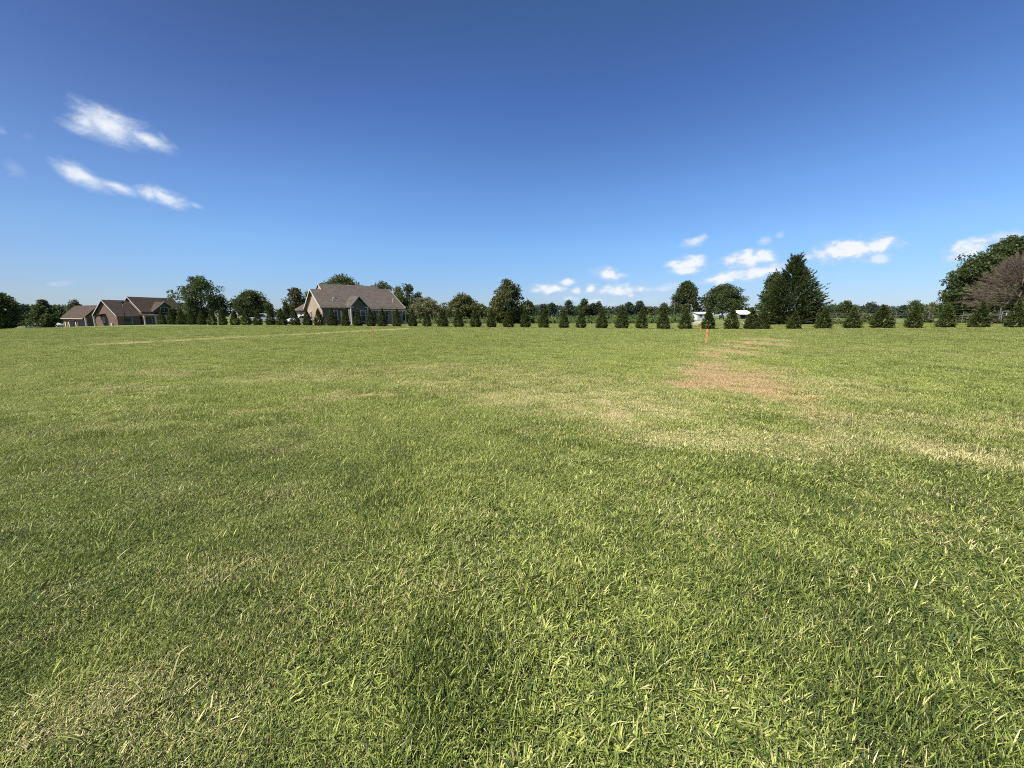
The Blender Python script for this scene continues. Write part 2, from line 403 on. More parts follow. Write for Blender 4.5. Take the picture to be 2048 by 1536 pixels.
for i in range(3):      # 0-2 medium turf
    n = 370; r_ = disc(n, PR)
    A = ribbons(r_, U(0, 6.3, n), U(.026, .062, n), U(.0022, .0044, n), U(0, .6, n), U(.5, 1.6, n), 2, U(-.6, .6, n), U(0, 1, n))
    n = 160; r_ = disc(n, PR)
    B = ribbons(r_, U(0, 6.3, n), U(.03, .075, n), U(.004, .0065, n), U(.5, 1.2, n), U(1.1, 1.75, n), 3, U(-.7, .7, n), U(0, 1, n))
    n = 190; r_ = disc(n, PR)
    C = ribbons(r_, U(0, 6.3, n), U(.02, .05, n), U(.0016, .0028, n), U(1.1, 1.5, n), U(1.3, 1.8, n), 1, U(-.7, .7, n), U(0, .35, n))
    tuft_obj(i, [A, B, C])
for i in range(3, 6):   # 3-5 coarse spreading crabgrass
    cs = disc(12, PR); rt = []; az = []; 
    for c in cs:
        k = rng.integers(14, 26); a = U(0, 6.3, k); rt.append(c[None]+np.stack([np.cos(a), np.sin(a), 0*a], -1)*U(.0, .03, k)[:, None]); az.append(a)
    rt = np.concatenate(rt); az = np.concatenate(az); n = len(rt)
    A = ribbons(rt, az, U(.032, .072, n), U(.004, .0078, n), U(.4, 1.1, n), U(1.1, 1.9, n), 3, U(-.5, .5, n), U(0, 1, n))
    n = 420; r_ = disc(n, PR)
    B = ribbons(r_, U(0, 6.3, n), U(.022, .055, n), U(.002, .004, n), U(0, .9, n), U(.7, 1.7, n), 2, U(-.6, .6, n), U(0, 1, n))
    tuft_obj(i, [A, B])
for i in range(6, 9):   # 6-8 fine low turf
    n = 1150; r_ = disc(n, PR)
    A = ribbons(r_, U(0, 6.3, n), U(.014, .036, n), U(.0018, .0034, n), U(.0, .9, n), U(.8, 1.8, n), 2, U(-.7, .7, n), U(0, 1, n))
    n = 7; r_ = disc(n, PR)
    B = ribbons(r_, U(0, 6.3, n), U(.05, .1, n), U(.004, .007, n), U(.3, 1.1, n), U(1., 1.9, n), 3, U(-.7, .7, n), U(0.2, 1, n))
    tuft_obj(i, [A, B])
for i in range(9, 11):  # 9-10 thin flattened straw
    n = 430; r_ = disc(n, PR)
    A = ribbons(r_, U(0, 6.3, n), U(.03, .075, n), U(.0018, .004, n), U(.8, 1.4, n), U(1.2, 1.8, n), 2, U(-.7, .7, n), U(0, 1, n))
    n = 130; r_ = disc(n, PR)
    B = ribbons(r_, U(0, 6.3, n), U(.025, .06, n), U(.0025, .005, n), U(.0, .8, n), U(.6, 1.5, n), 2, U(-.7, .7, n), U(0, 1, n))
    tuft_obj(i, [A, B])
for i in range(11, 13): # 11-12 a few long stray blades
    n = 16; cc = disc(2, .12); r_ = cc[rng.integers(0, 2, n)]+disc(n, .02)
    A = ribbons(r_, U(0, 6.3, n), U(.07, .16, n), U(.003, .0065, n), U(.1, .8, n), U(.7, 1.6, n), 4, U(-.5, .5, n), U(0, 1, n))
    tuft_obj(i, [A])

for i in range(13, 15): # 13-14 low broad leaved weeds
    cc = disc(4, .13); ks = rng.integers(5, 9, 4); r_ = np.repeat(cc, ks, 0); n = len(r_)
    A = ribbons(r_, U(0, 6.3, n), U(.025, .05, n), U(.010, .017, n), U(.8, 1.2, n), U(1.3, 1.7, n), 3, U(-.2, .2, n), U(.05, .5, n))
    tuft_obj(i, [A])
pts = []
def sector(r0, r1, dens, half=R(64)):
    s_ = dens**-.5; a = np.arange(-r1, r1+s_, s_); gx_, gy_ = np.meshgrid(a, a); gx_ = gx_.ravel(); gy_ = gy_.ravel()
    gx_ = gx_+rng.uniform(-.42, .42, len(gx_))*s_; gy_ = gy_+rng.uniform(-.42, .42, len(gx_))*s_
    rr = np.hypot(gx_, gy_); k_ = (rr >= r0) & (rr < r1) & (np.abs(np.arctan2(gx_, gy_)) <= half)
    return np.stack([gx_[k_], gy_[k_]], -1)
P1 = np.concatenate([sector(0.0, 3.2, 46, R(180)), sector(3.2, 10, 42, R(180)), sector(10, 25, 30, R(85)), sector(25, 46, 20, R(72)), sector(46, 74, 14, R(66))])
x, y = P1.T; D, B_, T = maps(x, y)
u_ = x/np.maximum(y, .5)
jt = rng.normal(0, .05, len(x))
coarse = .9*fbm(x*.75, y*.7, 201, 4)+.08*sstep(4, 1, y)+.12*sstep(-.5, .1, u_)*sstep(9, 3, y)-.04+jt
fineq = fbm(x*.6, y*.6, 301, 4)+.30*sstep(-.15, -.75, u_)*sstep(7, 3, y)+jt
D = np.clip(D*(1+rng.normal(0, .38, len(x))*(1-.75*B_))+.25*D*(vnoise(x*4, y*3, 611)-.5)*2, 0, 1)
k = rng.integers(0, 3, len(x))
kind = k.copy()
kind[coarse > .56] = 3+k[coarse > .56]
kind[(fineq > .58)] = 6+k[fineq > .58]
dm = (D > .62) & (rng.uniform(size=len(x)) < .75); kind[dm] = 9+(k[dm] % 2)
scl = U(.85, 1.2, len(x))*(1+.3*sstep(6, 40, y)); zs = U(.8, 1.3, len(x))*(.8+.34*fbm(x*1.3, y*1.3, 401, 3))*rng.uniform(.62, 1.4, len(x))*(1-.62*sstep(.35, .9, D))*(.8+.45*vnoise(x*2.7, y*2.7, 777))
P2 = np.concatenate([sector(0, 14, 3.4, R(120)), sector(14, 40, .9, R(80))])
x2, y2 = P2.T; D2, B2, T2 = maps(x2, y2); keep = fbm(x2*.8, y2*.8, 501, 3) > .45
x2, y2, D2, B2, T2 = (q_[keep] for q_ in (x2, y2, D2, B2, T2))
X = np.concatenate([x, x2]); Y = np.concatenate([y, y2])
KI = np.concatenate([kind, 11+rng.integers(0, 4, len(x2))]); SC = np.concatenate([scl, U(.6, 1.15, len(x2))]); ZS = np.concatenate([zs, U(.5, 1., len(x2))])
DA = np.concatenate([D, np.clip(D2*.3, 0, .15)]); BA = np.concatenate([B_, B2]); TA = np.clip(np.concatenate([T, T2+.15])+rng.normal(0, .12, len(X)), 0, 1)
gm = bpy.data.meshes.new('grass'); gm.vertices.add(len(X))
gm.vertices.foreach_set('co', np.stack([X, Y, H(X, Y)-.002], -1).astype(np.float32).ravel())
for nm, v in (('dry', DA), ('brown', BA), ('tone', TA), ('yaw', U(0, 6.283, len(X)))):
    a_ = gm.attributes.new(nm, 'FLOAT', 'POINT'); a_.data.foreach_set('value', v.astype(np.float32))
a_ = gm.attributes.new('pick', 'INT', 'POINT'); a_.data.foreach_set('value', KI.astype(np.int32))
a_ = gm.attributes.new('scl', 'FLOAT_VECTOR', 'POINT'); a_.data.foreach_set('vector', np.stack([SC, SC, SC*ZS], -1).astype(np.float32).ravel())
gm.materials.append(MGR)
grass = link(bpy.data.objects.new('grass', gm)); tag(grass, 'mown lawn grass with straw coloured dry patches covering the whole field', 'grass', kind='stuff')
ng = bpy.data.node_groups.new('grass_scatter', 'GeometryNodeTree')
ng.interface.new_socket('Geometry', in_out='INPUT', socket_type='NodeSocketGeometry'); ng.interface.new_socket('Geometry', in_out='OUTPUT', socket_type='NodeSocketGeometry')
gi = ng.nodes.new('NodeGroupInput'); go = ng.nodes.new('NodeGroupOutput')
ci = ng.nodes.new('GeometryNodeCollectionInfo'); ci.inputs[0].default_value = src; ci.inputs[1].default_value = True; ci.inputs[2].default_value = True
iop = ng.nodes.new('GeometryNodeInstanceOnPoints'); iop.inputs['Pick Instance'].default_value = True
def nattr(n, t_):
    o = ng.nodes.new('GeometryNodeInputNamedAttribute'); o.data_type = t_; o.inputs[0].default_value = n; return o.outputs[0]
cx = ng.nodes.new('ShaderNodeCombineXYZ'); ng.links.new(nattr('yaw', 'FLOAT'), cx.inputs[2])
e2r = ng.nodes.new('FunctionNodeEulerToRotation'); ng.links.new(cx.outputs[0], e2r.inputs[0])
ng.links.new(gi.outputs[0], iop.inputs['Points']); ng.links.new(ci.outputs[0], iop.inputs['Instance'])
ng.links.new(nattr('pick', 'INT'), iop.inputs['Instance Index']); ng.links.new(e2r.outputs[0], iop.inputs['Rotation'])
ng.links.new(nattr('scl', 'FLOAT_VECTOR'), iop.inputs['Scale']); ng.links.new(iop.outputs[0], go.inputs[0])
mod = grass.modifiers.new('scatter', 'NODES'); mod.node_group = ng
print('grass instances', len(X))

#PART2
# ---------------------------------------------------------------- vegetation helpers
def unit(v): return v/np.maximum(np.linalg.norm(v, axis=-1, keepdims=True), 1e-9)
def rhombs(P, A, B, L, W):
    """leaf shaped quads at P, long axis A, side axis B"""
    A = A*L[:, None]; B = B*W[:, None]*.5
    V = np.stack([P, P+A*.45+B, P+A, P+A*.45-B], 1).reshape(-1, 3)
    return V
def leafmesh(name, V, rnd, clump, mat):
    n = len(V)//4
    me = mesh_np(name, V, np.arange(4*n), np.full(n, 4), dict(rnd=np.repeat(rnd, 4), clump=np.repeat(clump, 4)))
    me.materials.append(mat); return me
PROF = dict(
    round=lambda t: np.sqrt(np.clip(1-(2*t-1)**2*.96, 0, 1)),
    dome=lambda t: np.sqrt(np.clip(1-t**2.3, 0, 1))*(.82+.18*sstep(0, .2, t)),
    oval=lambda t: np.clip(np.sin(np.pi*(t*.82+.1))**.55, 0, 1)*(1-.45*sstep(.75, 1, t)),
    tall=lambda t: np.sqrt(np.clip(1-t**3.2, 0, 1))*(.92+.08*t)*(1-.22*t),
    pear=lambda t: np.clip((1-t)**.62*(.55+1.0*t)*1.25, 0, 1),
    cone=lambda t: np.clip((1-t)**.85*(.6+.4*sstep(0, .12, t)), 0, 1)+.03,
    column=lambda t: np.clip(np.sin(np.pi*(t*.9+.06))**.4, 0, 1),
    vase=lambda t: np.clip(.35+.65*np.sin(np.pi*(t*.62+.08)), 0, 1)*(1-.6*sstep(.8, 1, t)),
)
def crown_bl(seed, w, h, prof, nc, rc, leaf, per, mat, irr=.18, name='crown', flat=.75):
    g = np.random.default_rng(seed)
    t = g.uniform(.02, 1, nc)**.9; a = g.uniform(0, 2*np.pi, nc)
    rr = PROF[prof](t)*w/2*np.sqrt(g.uniform(.30, 1, nc))
    lob = 1+irr*np.sin(a*3+g.uniform(0, 6))*.6+irr*g.normal(size=nc)*.7
    rr = np.maximum(rr*lob-rc*.45, 0)
    C = np.stack([rr*np.cos(a), rr*np.sin(a), t*(h-rc*.5)*(1+irr*.25*g.normal(size=nc)*(t > .6))+rc*.15], -1)
    C[:, 2] = np.clip(C[:, 2], rc*.3, h*1.02)
    rad_ = rc*g.uniform(.55, 1.25, nc)
    m = (per*(rad_/rc)**1.6).astype(int)+6
    ci = np.repeat(np.arange(nc), m); n = len(ci)
    d = unit(g.normal(size=(n, 3))+np.array([0, 0, .25])); s = g.uniform(.55, 1.05, n)
    bump = 1+.25*np.sin(d[:, 0]*5+ci)*np.sin(d[:, 1]*6+ci*2)
    P = C[ci]+d*(rad_[ci]*s*bump)[:, None]*np.array([1, 1, flat])
    A = unit(d*.6+g.normal(size=(n, 3))*.7+np.array([0, 0, -.15])); B = unit(np.cross(A, g.normal(size=(n, 3))+d*.0))
    L = leaf*g.uniform(.6, 1.4, n); V = rhombs(P-A*(L*.5)[:, None], A, B, L, L*g.uniform(.5, .85, n))
    return leafmesh(name, V, g.uniform(0, 1, n), g.uniform(0, 1, nc)[ci], mat), C
def crown_plumes(seed, bases, tips, per, slen, swid, spread, mat, droop=0., name='crown'):
    g = np.random.default_rng(seed); nb = len(bases)
    ci = np.repeat(np.arange(nb), per); n = len(ci); D = tips-bases
    f = .2+.8*g.uniform(0, 1, n)**.7; ln = np.linalg.norm(D, axis=1)[ci]
    P = bases[ci]+D[ci]*f[:, None]+g.normal(size=(n, 3))*(ln*.045*(1.15-f))[:, None]
    A = unit(unit(D)[ci]+g.normal(size=(n, 3))*spread+np.array([0, 0, droop])); B = unit(np.cross(A, g.normal(size=(n, 3))))
    L = slen*g.uniform(.6, 1.4, n); V = rhombs(P-A*(L*.3)[:, None], A, B, L, swid*g.uniform(.6, 1.4, n))
    return leafmesh(name, V, g.uniform(0, 1, n), g.uniform(0, 1, nb)[ci], mat)
def trunk_mb(seed, h, r, limbs=None, lean=.02):
    g = random.Random(seed); m = MB(); pts = []; x = y = 0
    for k in range(7):
        t = k/6; pts.append((x, y, -.15+t*(h+.15))); x += g.uniform(-lean, lean)*h; y += g.uniform(-lean, lean)*h
    m.tube(pts, [r*(1.35 if k == 0 else 1)*(1-.78*k/6) for k in range(7)], 9)
    if limbs is not None:
        for c in limbs:
            z0 = min(h*.9, max(h*.22, c[2]*.55)); k = z0/h
            p0 = Vector((pts[int(k*6)][0], pts[int(k*6)][1], z0)); p1 = Vector(c); mid = p0.lerp(p1, .5)+Vector((0, 0, -.06*h*g.random()))
            m.tube([p0, mid, p1], [r*.38*(1-.5*k), r*.22, r*.06], 5)
    return m

BARK = plain('bark', (.13, .105, .08), .9, .1, 0, .4, 9)
LM = dict(
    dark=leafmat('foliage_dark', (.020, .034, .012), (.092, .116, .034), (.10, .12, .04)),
    mid=leafmat('foliage_mid', (.026, .048, .014), (.095, .125, .036), (.15, .15, .05)),
    olive=leafmat('foliage_olive', (.035, .05, .015), (.13, .145, .045), (.22, .14, .05), .12),
    pale=leafmat('foliage_pale', (.07, .08, .035), (.23, .235, .11), (.30, .26, .15), .15),
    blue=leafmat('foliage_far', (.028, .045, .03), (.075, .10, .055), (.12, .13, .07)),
    russet=leafmat('foliage_russet', (.030, .036, .014), (.09, .095, .034), (.18, .11, .05), .14),
    brown=leafmat('twigs_brown', (.06, .045, .035), (.175, .14, .11), (.22, .16, .12), .2, .08, .8, .1),
    arbor=leafmat('foliage_conifer', (.014, .028, .007), (.120, .150, .036), (.22, .17, .05), .05, .2),
    cedar=leafmat('foliage_cedar', (.014, .027, .009), (.090, .118, .034), (.14, .12, .05), .07, .2),
    crop=leafmat('foliage_crop', (.04, .07, .018), (.13, .17, .045), (.20, .2, .07), .08),
    shrub=leafmat('foliage_shrub', (.05, .075, .02), (.17, .20, .07), (.25, .22, .1), .1),
)
tseed = [100]
def tree(pxl, pxr, top, Y, label, mat='mid', prof='dome', nc=120, rc=1.0, leaf=.36, per=60, bare=.0, irr=.18, group=None, name='tree', cat='tree', trunk=True, base=None):
    """crown spans pxl..pxr and reaches the image row 'top' when it stands Y metres ahead"""
    tseed[0] += 1; px = (pxl+pxr)/2; X = xpix(px, Y, 2)
    z0 = Hf(X, Y) if base is None else base
    uu_ = (px-1024)/F; wd = (pxr-pxl)/F*Y/math.sqrt(1+uu_*uu_)*1.06; ht = zpix(top, Y)-z0
    o = thing(name, label, cat, (X, Y, z0), 0, group)
    hc = ht*(1-bare)
    me, C = crown_bl(tseed[0], wd, hc, prof, nc, rc, leaf, per, LM[mat], irr)
    cr = mobj('crown', me, None, o); cr.location = (0, 0, ht*bare)
    if trunk:
        lim = C[::max(1, len(C)//14)][:14]+np.array([0, 0, ht*bare])
        trunk_mb(tseed[0], ht*.8, max(.07, ht*.026), lim).build('trunk', BARK, o, smooth=True)
    return o

# ---- trees behind and beside the houses (left to right)
tree(-34, 41, 590, 75, 'dense dark round tree cut by the left edge of the picture', 'dark', 'round', 190, .95, .34, 75)
tree(40, 62, 610, 140, 'small bluish tree in the gap right of the dark tree at the left edge', 'blue', 'round', 50, 1.3, .5, 45)
tree(58, 120, 604, 88, 'loose spiky dark tree beside the garage of the left brick house', 'mid', 'pear', 130, .8, .32, 60, irr=.35)
tree(24, 70, 630, 100, 'low reddish brown shrub at the foot of the loose spiky tree', 'russet', 'dome', 50, .8, .3, 45, name='shrub', cat='shrub', trunk=False)
tree(132, 174, 602, 135, 'dark pointed tree showing above the garage roof', 'dark', 'pear', 90, 1.3, .42, 55, irr=.3)
tree(96, 140, 615, 135, 'low dark tree just left of the garage roof end', 'dark', 'dome', 70, 1.2, .42, 50)
tree(361, 447, 559, 104, 'tall open oak whose two rounded tops rise right of the left brick house', 'mid', 'round', 210, 1.15, .36, 62, .1, .34)
tree(366, 400, 596, 98, 'leafy lower tree pressed against the right end of the left house', 'mid', 'dome', 70, .95, .33, 55)
tree(428, 462, 592, 112, 'small leaning tree squeezed between the tall oak and the dark dome tree', 'dark', 'vase', 60, 1.1, .36, 50, .15, .3)
tree(454, 551, 584, 110, 'wide dark dome tree with its crown sloping down to the right', 'dark', 'dome', 210, 1.25, .38, 62, .18, .25)
tree(528, 549, 606, 96, 'small dark tree at the right foot of the wide dome tree', 'dark', 'dome', 40, .9, .32, 45)
tree(566, 580, 607, 72, 'narrow upright evergreen left of the middle brick house', 'dark', 'column', 60, .42, .2, 55, name='columnar_evergreen')
tree(576, 590, 612, 75, 'second narrow evergreen, slightly shorter and touching the first one', 'mid', 'column', 50, .42, .2, 50, name='columnar_evergreen')
tree(574, 617, 579, 112, 'round tree with reddish leaves behind the garage end of the middle house', 'russet', 'round', 130, 1.1, .38, 60)
tree(603, 640, 582, 125, 'grey green tree top between the reddish tree and the gable of the middle house', 'dark', 'round', 60, 1.2, .4, 50)
tree(628, 750, 554, 125, 'rounded tree standing up behind the ridge of the middle house', 'mid', 'dome', 330, 1.35, .4, 62, irr=.14)
tree(728, 812, 566, 122, 'dark tree top behind the right end of the middle house roof', 'dark', 'dome', 110, 1.2, .4, 60)
tree(784, 812, 575, 100, 'pale thin-leaved tree touching the right gable of the middle house', 'pale', 'dome', 70, .95, .34, 42, irr=.3)
tree(796, 838, 575, 98, 'bright green tree with a ragged top right of the middle house', 'mid', 'vase', 110, .95, .34, 55, 0, .35)
tree(824, 852, 588, 100, 'small yellowish green tree beside the ragged bright green tree', 'olive', 'dome', 60, .9, .32, 50, irr=.3)
tree(806, 890, 598, 80, 'wide pale green shrub with silvery tips behind the conifer row', 'pale', 'dome', 170, .7, .27, 60, irr=.3, name='shrub', cat='shrub', trunk=False)
tree(884, 966, 592, 78, 'broad rounded green tree with orange tinted top', 'olive', 'dome', 230, .8, .29, 66)
tree(978, 1049, 566, 72, 'tall pear shaped magnolia standing apart in the middle of the picture', 'olive', 'pear', 230, .72, .30, 62, .02, .3, name='magnolia_tree')
tree(972, 1002, 618, 76, 'low bushy tree at the left foot of the magnolia', 'olive', 'dome', 55, .7, .28, 50)
tree(1035, 1076, 603, 105, 'dark green tree right behind the magnolia', 'mid', 'dome', 90, 1.0, .36, 55)
tree(846, 900, 613, 84, 'dark green bush filling in behind the right half of the wide pale shrub', 'mid', 'dome', 60, .7, .28, 52, name='shrub', cat='shrub', trunk=False)
tree(936, 990, 611, 80, 'low green bush between the broad orange topped tree and the magnolia', 'mid', 'dome', 60, .7, .28, 52, name='shrub', cat='shrub', trunk=False)
tree(1040, 1062, 612, 84, 'small yellowish bush at the right foot of the magnolia', 'olive', 'dome', 34, .6, .27, 50, name='shrub', cat='shrub', trunk=False)
tree(636, 662, 570, 140, 'low tree top just left of the rounded tree behind the middle house ridge', 'mid', 'dome', 60, 1.2, .42, 55)
tree(776, 822, 590, 96, 'mid green bushy tree at the right gable of the middle house, below the pale one', 'mid', 'dome', 90, .85, .32, 56)
tree(480, 550, 606, 125, 'low spreading tree behind the right slope of the wide dark dome tree', 'dark', 'dome', 90, 1.1, .38, 55)
# individually visible far trees beyond the crop field
for a in [(1078,1094,610,'low round far tree beside the left one of the thin poles','blue','dome'),(1092,1114,608,'wide far tree just left of the white capped pole','blue','dome'),
          (1127,1146,603,'slim far tree right of the white capped pole','blue','oval'),(1155,1181,601,'tallest rounded far tree beyond the crop field','mid','oval'),
          (1180,1192,607,'thin far tree directly right of the tallest far tree','blue','column'),(1190,1203,606,'pointed far tree at the left end of the low tree gap','blue','oval'),
          (1246,1268,605,'far tree with a flat rounded top left of the twin-like taller one','blue','oval'),(1268,1290,604,'far tree with a pointed top over the crop field','blue','pear'),
          (1288,1306,616,'low yellowish far tree at the right end of the crop field','olive','dome'),(1310,1342,609,'bushy far tree touching the big dark oval tree','mid','dome')]:
    tree(a[0], a[1], a[2], 190, a[3], a[4], a[5], 60, 1.6, .6, 46, group='far trees beyond the crop field')
tree(1338, 1402, 566, 205, 'big dark egg shaped tree behind the two utility poles', 'dark', 'tall', 300, 2.1, .62, 70, .03, .12)
tree(1398, 1490, 573, 200, 'big dark spreading tree above the white house', 'dark', 'dome', 330, 2.1, .62, 66, .13, .24)
tree(1486, 1515, 616, 230, 'low far tree behind the white roofed barn', 'blue', 'dome', 50, 1.9, .7, 45)
tree(1516, 1566, 552, 66, 'rounded broadleaf tree half hidden behind the left side of the large cedar', 'mid', 'dome', 170, .75, .3, 62)
for a in [(1634,1672,612,240,'low far tree just right of the large cedar','blue','dome',1.8),(1664,1718,603,190,'rounded far tree with a lumpy top right of the cedar','dark','dome',1.7),
          (1712,1766,607,215,'wide low far tree right of the lumpy far tree','blue','dome',1.7),(1752,1782,613,190,'olive far bush at the right end of the wide low far tree','olive','dome',1.4),
          (1792,1820,612,185,'small dark far tree left of the spiky one','blue','dome',1.5),(1812,1846,603,150,'spiky lopsided far tree with one branch leaning right','mid','vase',1.1),
          (1842,1882,609,150,'pale green far tree at the foot of the huge tree on the right','pale','dome',1.2)]:
    tree(a[0], a[1], a[2], a[3], a[4], a[5], a[6], 80, a[7], a[7]*.36, 48, irr=.25)
tree(1862, 2050, 515, 63, 'dark lower left flank tree of the group on the right, its edge sloping down left', 'dark', 'dome', 420, .95, .33, 70, irr=.2, name='large_tree')
tree(1900, 2150, 478, 68, 'huge dark green tree rising behind the brown leafless tree at the right edge', 'dark', 'round', 640, 1.05, .34, 80, 0, .2, name='large_tree')

# ---- large cedar
def conifer_pts(seed, w, h, n, up0, up1, prof='cone', r0=.0, jit=.12, spike=0, zb=.02):
    g = np.random.default_rng(seed); t = zb+(1-zb)*g.uniform(0, 1, n)**1.3; a = g.uniform(0, 2*np.pi, n)
    r = PROF[prof](t)*w/2*(1+jit*g.normal(size=n)); r = np.maximum(r, .02*w)
    el = up0+(up1-up0)*t; L = r*g.uniform(.8, 1.08, n)
    tipz = t*h; bz = np.maximum(tipz-np.tan(el)*L, .02)
    fr = g.uniform(0, .55, n)
    tips = np.stack([r*np.cos(a), r*np.sin(a), np.minimum(tipz, h)], -1)
    b = np.stack([r*fr*np.cos(a), r*fr*np.sin(a), bz+(tipz-bz)*fr], -1)
    if spike:
        k = g.uniform(size=n) < spike; ext = unit(tips-b)*(w*g.uniform(.04, .13, n))[:, None]; tips[k] += ext[k]
    top = n//14
    b[:top] = np.stack([g.normal(0, .015*w, top), g.normal(0, .015*w, top), h*g.uniform(.7, .92, top)], -1)
    tips[:top] = b[:top]+np.stack([g.normal(0, .035*w, top), g.normal(0, .035*w, top), h*g.uniform(.06, .15, top)], -1)
    tips[:top, 2] = np.minimum(tips[:top, 2], h*1.01)
    return b, tips
PROF['yc'] = lambda t: np.interp(t, [0, .05, .15, .3, .5, .7, .88, 1], [.5, .84, 1, .95, .73, .46, .19, .02])
PROF['cedar'] = lambda t: np.interp(t, [0, .05, .22, .45, .62, .78, .9, 1], [.72, .92, 1., .90, .70, .40, .19, .03])
Yc = 53; Xc = xpix(1580, Yc, 2); zc = Hf(Xc, Yc)
o = thing('cedar_tree', 'large dark cedar with spiky upward branch tips, the tallest evergreen in the field', 'cedar tree', (Xc, Yc, zc))
hc = zpix(515, Yc)-zc
b, tp = conifer_pts(5, 104/F*Yc, hc, 1900, .15, 1.1, 'cedar', jit=.10, spike=.16)
mobj('crown', crown_plumes(5, b, tp, 26, .36, .085, .4, LM['cedar']), None, o)
trunk_mb(3, hc*.85, .22).build('trunk', BARK, o, smooth=True)

# ---- brown leafless tree at the right edge
Yd = 52; Xd = xpix(2035, Yd, 2); zd = Hf(Xd, Yd)
o = thing('dead_tree', 'greyish brown leafless tree with dense fine twigs at the right edge', 'tree', (Xd, Yd, zd))
g = np.random.default_rng(77); hd = zpix(500, Yd)-zd; wd_ = 165/F*Yd
m = trunk_mb(8, hd*.62, .26)
nb = 620; t_ = g.uniform(.16, 1, nb)**.85; a_ = g.uniform(0, 6.283, nb)
rr = np.interp(t_, [0, .2, .45, .7, 1], [.6, .98, 1, .72, .22])*wd_/2*g.uniform(.72, 1.05, nb)
tips = np.stack([rr*np.cos(a_), rr*np.sin(a_), hd*t_], -1); bs = tips*np.array([.35, .35, 1]); bs[:, 2] = hd*(.13+.58*t_)
limbs = MB()
for k in range(46):
    j = k*13 % nb; p1 = Vector(tips[j])*.96; p0 = Vector((0, 0, min(hd*.6, bs[j][2]*.85))); q = p0.lerp(p1, .5)+Vector((0, 0, .35))
    limbs.tube([p0, q, p1], [.085, .05, .018], 5)
limbs.tube([Vector((-.6, -1.0, 1.5)), Vector((-1.5, -2.6, 2.35)), Vector((-2.0, -3.2, 2.55)), Vector((-.9, -3.6, 3.1))], [.09, .07, .05, .03], 6)
m.build('trunk', BARK, o, smooth=True); limbs.build('limb', BARK, o, smooth=True)
mobj('twigs', crown_plumes(9, bs, tips, 42, .42, .022, .42, LM['brown'], -.02, name='twigs'), None, o)

# ---- row of young conifers
CROWN = []
for k in range(7):
    b, tp = conifer_pts(40+k, 1.46, 2.62, 440, .3, 1.15, 'yc', jit=.08, spike=.10, zb=.015)
    CROWN.append(crown_plumes(40+k, b, tp, 24, .13, .052, .6, LM['arbor']))
TRK = trunk_mb(1, 2.1, .045); TRK = TRK.build('trunk', BARK, None, smooth=True); TRKM = TRK.data; bpy.data.objects.remove(TRK)
def rowY(i): return 50*(1-.0130*(i-26))
ROW = [(325,0,'leftmost young conifer of the row, standing before the porch of the left brick house'),
(344,1,'young conifer under the front gable window of the left brick house'),
(363.5,2,'young conifer just right of the front gable of the left brick house'),
(382.5,3,'young conifer at the right end of the left brick house roof'),
(404,4,'young conifer directly below the left top of the tall open oak'),
(424,5,'young conifer directly below the right top of the tall open oak'),
(446,6,'young conifer under the right edge of the tall open oak'),
(470,7,'young conifer beneath the left half of the wide dome tree'),
(492,8,'young conifer beneath the peak of the wide dome tree'),
(515,9,'young conifer just left of the white truck'),
(541,10,'young conifer just right of the white truck'),
(563,11,'young conifer just left of the two narrow upright evergreens'),
(590,12,'young conifer before the garage end of the middle house, left of the white car'),
(615,13,'young conifer before the lit brick gable, right of the white car'),
(638,14,'young conifer at the right corner of the lit brick gable'),
(665,15,'young conifer before the shaded front wall, second right of the lit gable'),
(691,16,'reddish tinged young conifer left of the entry porch of the middle house', 'r'),
(716,17,'young conifer in front of the entry gable of the middle house'),
(742,18,'young conifer just right of the entry gable, left one of a close pair'),
(764,19,'young conifer right one of the close pair before the porch of the middle house'),
(793,20,'young conifer before the right end of the middle house'),
(825,21,'young conifer below the bright green ragged tree'),
(854,22,'young conifer in front of the middle of the wide pale shrub'),
(885,23,'young conifer at the gap between pale shrub and broad orange topped tree'),
(917,24,'young conifer before the left half of the broad orange topped tree'),
(951,25,'young conifer before the right half of the broad orange topped tree'),
(983,26,'young conifer right behind the small orange stake, left of the magnolia'),
(1017,27,'young conifer in front of the magnolia trunk'),
(1051,28,'young conifer at the right foot of the magnolia'),
(1087,29,'young conifer just left of the two thin poles'),
(1128,30,'young conifer just right of the two thin poles'),
(1162,31,'young conifer below the tallest rounded far tree'),
(1204,32,'young conifer right of the tallest rounded far tree, before the crop field'),
(1244,33,'slender tall topped young conifer at the centre of the crop field'),
(1284,34,'young conifer below the far tree with the pointed top'),
(1327,35,'orange tipped young conifer left of the tall thin utility pole', 'o'),
(1370,36,'young conifer between the two utility poles'),
(1416,37,'young conifer behind the tall orange stake, hiding the white house'),
(1463,38,'young conifer below the right side of the big spreading tree'),
(1503,39,'darker left one of two touching young conifers left of the cedar'),
(1527,40.0,'lighter right one of two touching young conifers left of the cedar'),
(1588,41,'young bright green conifer in front of the cedar', 's'),
(1646,42.3,'young conifer at the right edge of the cedar'),
(1706,43.4,'young conifer left of the pale leafy saplings on the fence line'),
(1765,44.5,'wide young conifer merging with the pale saplings left of the first fence post', 'w'),
(1827,45.6,'young conifer between two wooden fence posts, below the spiky far tree'),
(1891,46.6,'young conifer at the left foot of the large trees on the right'),
(1958,47.6,'young conifer before the dark shade below the brown leafless tree'),
(2031,48.7,'rightmost young conifer, touching the right edge of the picture')]
HT = {33:1.13, 34:1.1, 36:.97, 14:1.0, 41:.78, 42.3:.9, 43.4:.92, 38:1.06, 48.7:1.05, 0:.95, 1:1.12}
